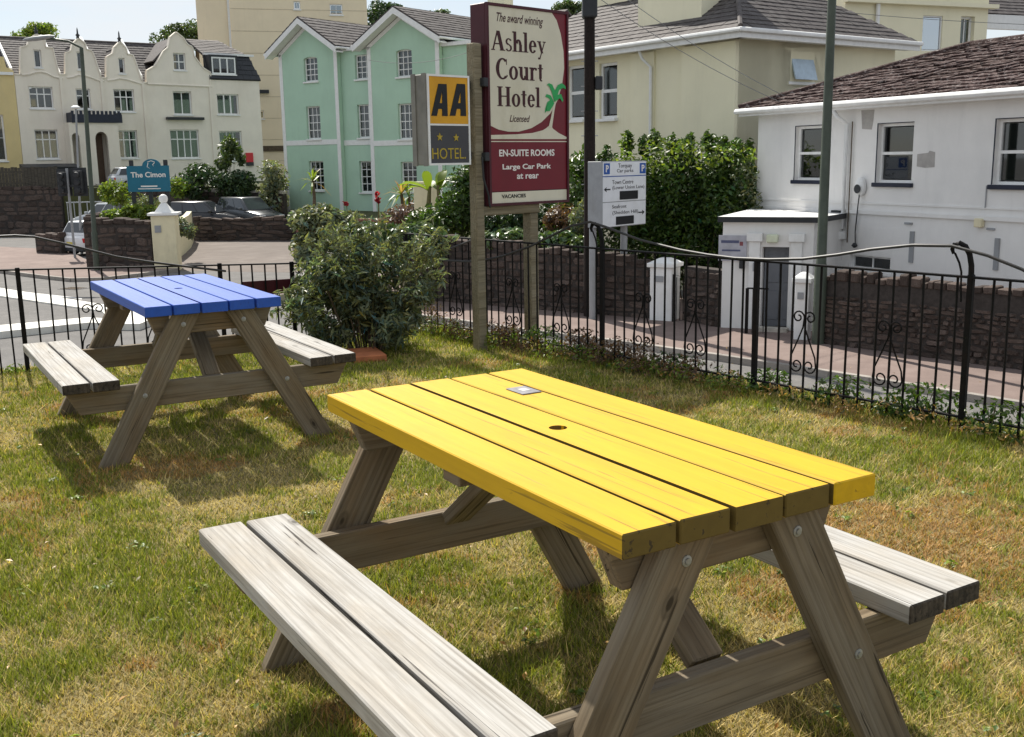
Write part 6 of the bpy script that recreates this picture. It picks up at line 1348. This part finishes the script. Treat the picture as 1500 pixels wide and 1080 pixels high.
# ------------------------------------------------------------------ grass
def vnoise(x, y, sc, seed):
    g = np.random.default_rng(seed); T_ = g.random((64, 64)); X = x / sc + 500; Y = y / sc + 500; i = np.floor(X).astype(int); j = np.floor(Y).astype(int); u = X - i; v = Y - j; u = u * u * (3 - 2 * u); v = v * v * (3 - 2 * v)
    t = lambda a, b: T_[a % 64, b % 64]
    return (t(i, j) * (1 - u) + t(i + 1, j) * u) * (1 - v) + (t(i, j + 1) * (1 - u) + t(i + 1, j + 1) * u) * v
def inpoly(x, y, poly):
    c = np.zeros(len(x), bool); n = len(poly); j = n - 1
    for i in range(n):
        xi, yi = poly[i]; xj, yj = poly[j]; c ^= ((yi > y) != (yj > y)) & (x < (xj - xi) * (y - yi) / (yj - yi + 1e-12) + xi); j = i
    return c
def grass(n, seed):
    g = np.random.default_rng(seed); y = 1.9 + (g.random(n) ** 1.35) * 8.2; x = (g.random(n) * 2 - 1) * (.62 * y + .9)
    k = inpoly(x, y, LAWN); x, y = x[k], y[k]; n = len(x)
    p = .34 * vnoise(x, y, .9, 1) + .33 * vnoise(x, y, .3, 2) + .33 * vnoise(x, y, .09, 3); p2 = vnoise(x, y, .55, 4) * .6 + vnoise(x, y, .15, 5) * .4
    edge = np.minimum(np.abs((x - FR0.x) * fout.x + (y - FR0.y) * fout.y), 1.5)
    green = np.clip((p - .48) * 3.4 + .54 + .12 * (x > .9) * (y < 5) + .12 * (y > 6), 0, 1)
    h = (.010 + .014 * green + .010 * p2 + .022 * (g.random(n) < .03)) * g.uniform(.55, 1.6, n) * np.where(edge < .25, 1.35, 1); w = g.uniform(.0012, .0027, n) * (1 + .14 * (y - 2))
    az = g.uniform(0, 2 * np.pi, n); lean = g.uniform(.2, 1.5, n) * (1.25 - .4 * green); d = np.stack([np.cos(az), np.sin(az)], 1); s_ = np.stack([-d[:, 1], d[:, 0]], 1)
    b = np.stack([x, y], 1); z0 = LZ - .013; v = np.empty((n, 3, 3))
    v[:, 0, :2] = b - s_ * w[:, None]; v[:, 1, :2] = b + s_ * w[:, None]; v[:, 0, 2] = v[:, 1, 2] = z0; v[:, 2, :2] = b + d * (h * lean)[:, None]; v[:, 2, 2] = z0 + h
    me = bpy.data.meshes.new('grass'); me.vertices.add(3 * n); me.vertices.foreach_set('co', v.ravel()); me.loops.add(3 * n); me.loops.foreach_set('vertex_index', np.arange(3 * n)); me.polygons.add(n); me.polygons.foreach_set('loop_start', np.arange(n) * 3); me.polygons.foreach_set('loop_total', np.full(n, 3))
    gcol = np.array((.125, .175, .022)); ygc = np.array((.325, .315, .05)); straw = np.array((.52, .40, .165)); brown = np.array((.40, .205, .07))
    r1 = g.random(n)[:, None]; G_ = gcol * (1 - r1) + ygc * r1; S_ = np.where(p2[:, None] > .62, brown * (1 - r1 * .6) + straw * r1 * .6, straw * (.75 + .5 * r1))
    m = (g.random(n) < green * .9 + .05)[:, None]; c = np.where(m, G_, S_) * g.uniform(.5, 1.5, (n, 1)); col = np.concatenate([c, np.ones((n, 1))], 1)
    a = me.attributes.new('Col', 'FLOAT_COLOR', 'POINT'); a.data.foreach_set('color', np.repeat(col, 3, 0).astype(np.float32).ravel()); me.update(calc_edges=True); me.materials.append(GRASS); return me
gr_ = link('grass', grass(760000, 5)); tag(gr_, 'short patchy half dry grass covering the lawn', 'grass', kind='stuff')

# small broad leaved weeds and dead leaves in the turf
gw = random.Random(91); wb_ = []
for k_ in range(230):
    y_ = 2.3 + gw.random() ** 1.3 * 6.6; x_ = gw.uniform(-1, 1) * (.6 * y_ + .4)
    if inpoly(np.array([x_]), np.array([y_]), LAWN)[0]: wb_.append(((x_, y_, LZ + .008), (gw.uniform(.02, .07), gw.uniform(.02, .06), .012), gw.randint(8, 26)))
wd = leafcloud('lawn_weeds', wb_, .022, LEAF_LIGHT, None, 92, aspect=.6, sub=5, flat=1.5, hue=.3, kind='stuff'); tag(wd, 'low broad leaved weeds dotted through the lawn', 'weeds')
dl = leafcloud('dead_leaves', [((0, 5.2, LZ + .012), (4.2, 3.6, .008), 420)], .026, LEAF_DRY, None, 93, aspect=.5, sub=160, flat=2.5, sig=.2, dark=.3, kind='stuff'); tag(dl, 'scattered dead leaves lying on the lawn', 'leaves')
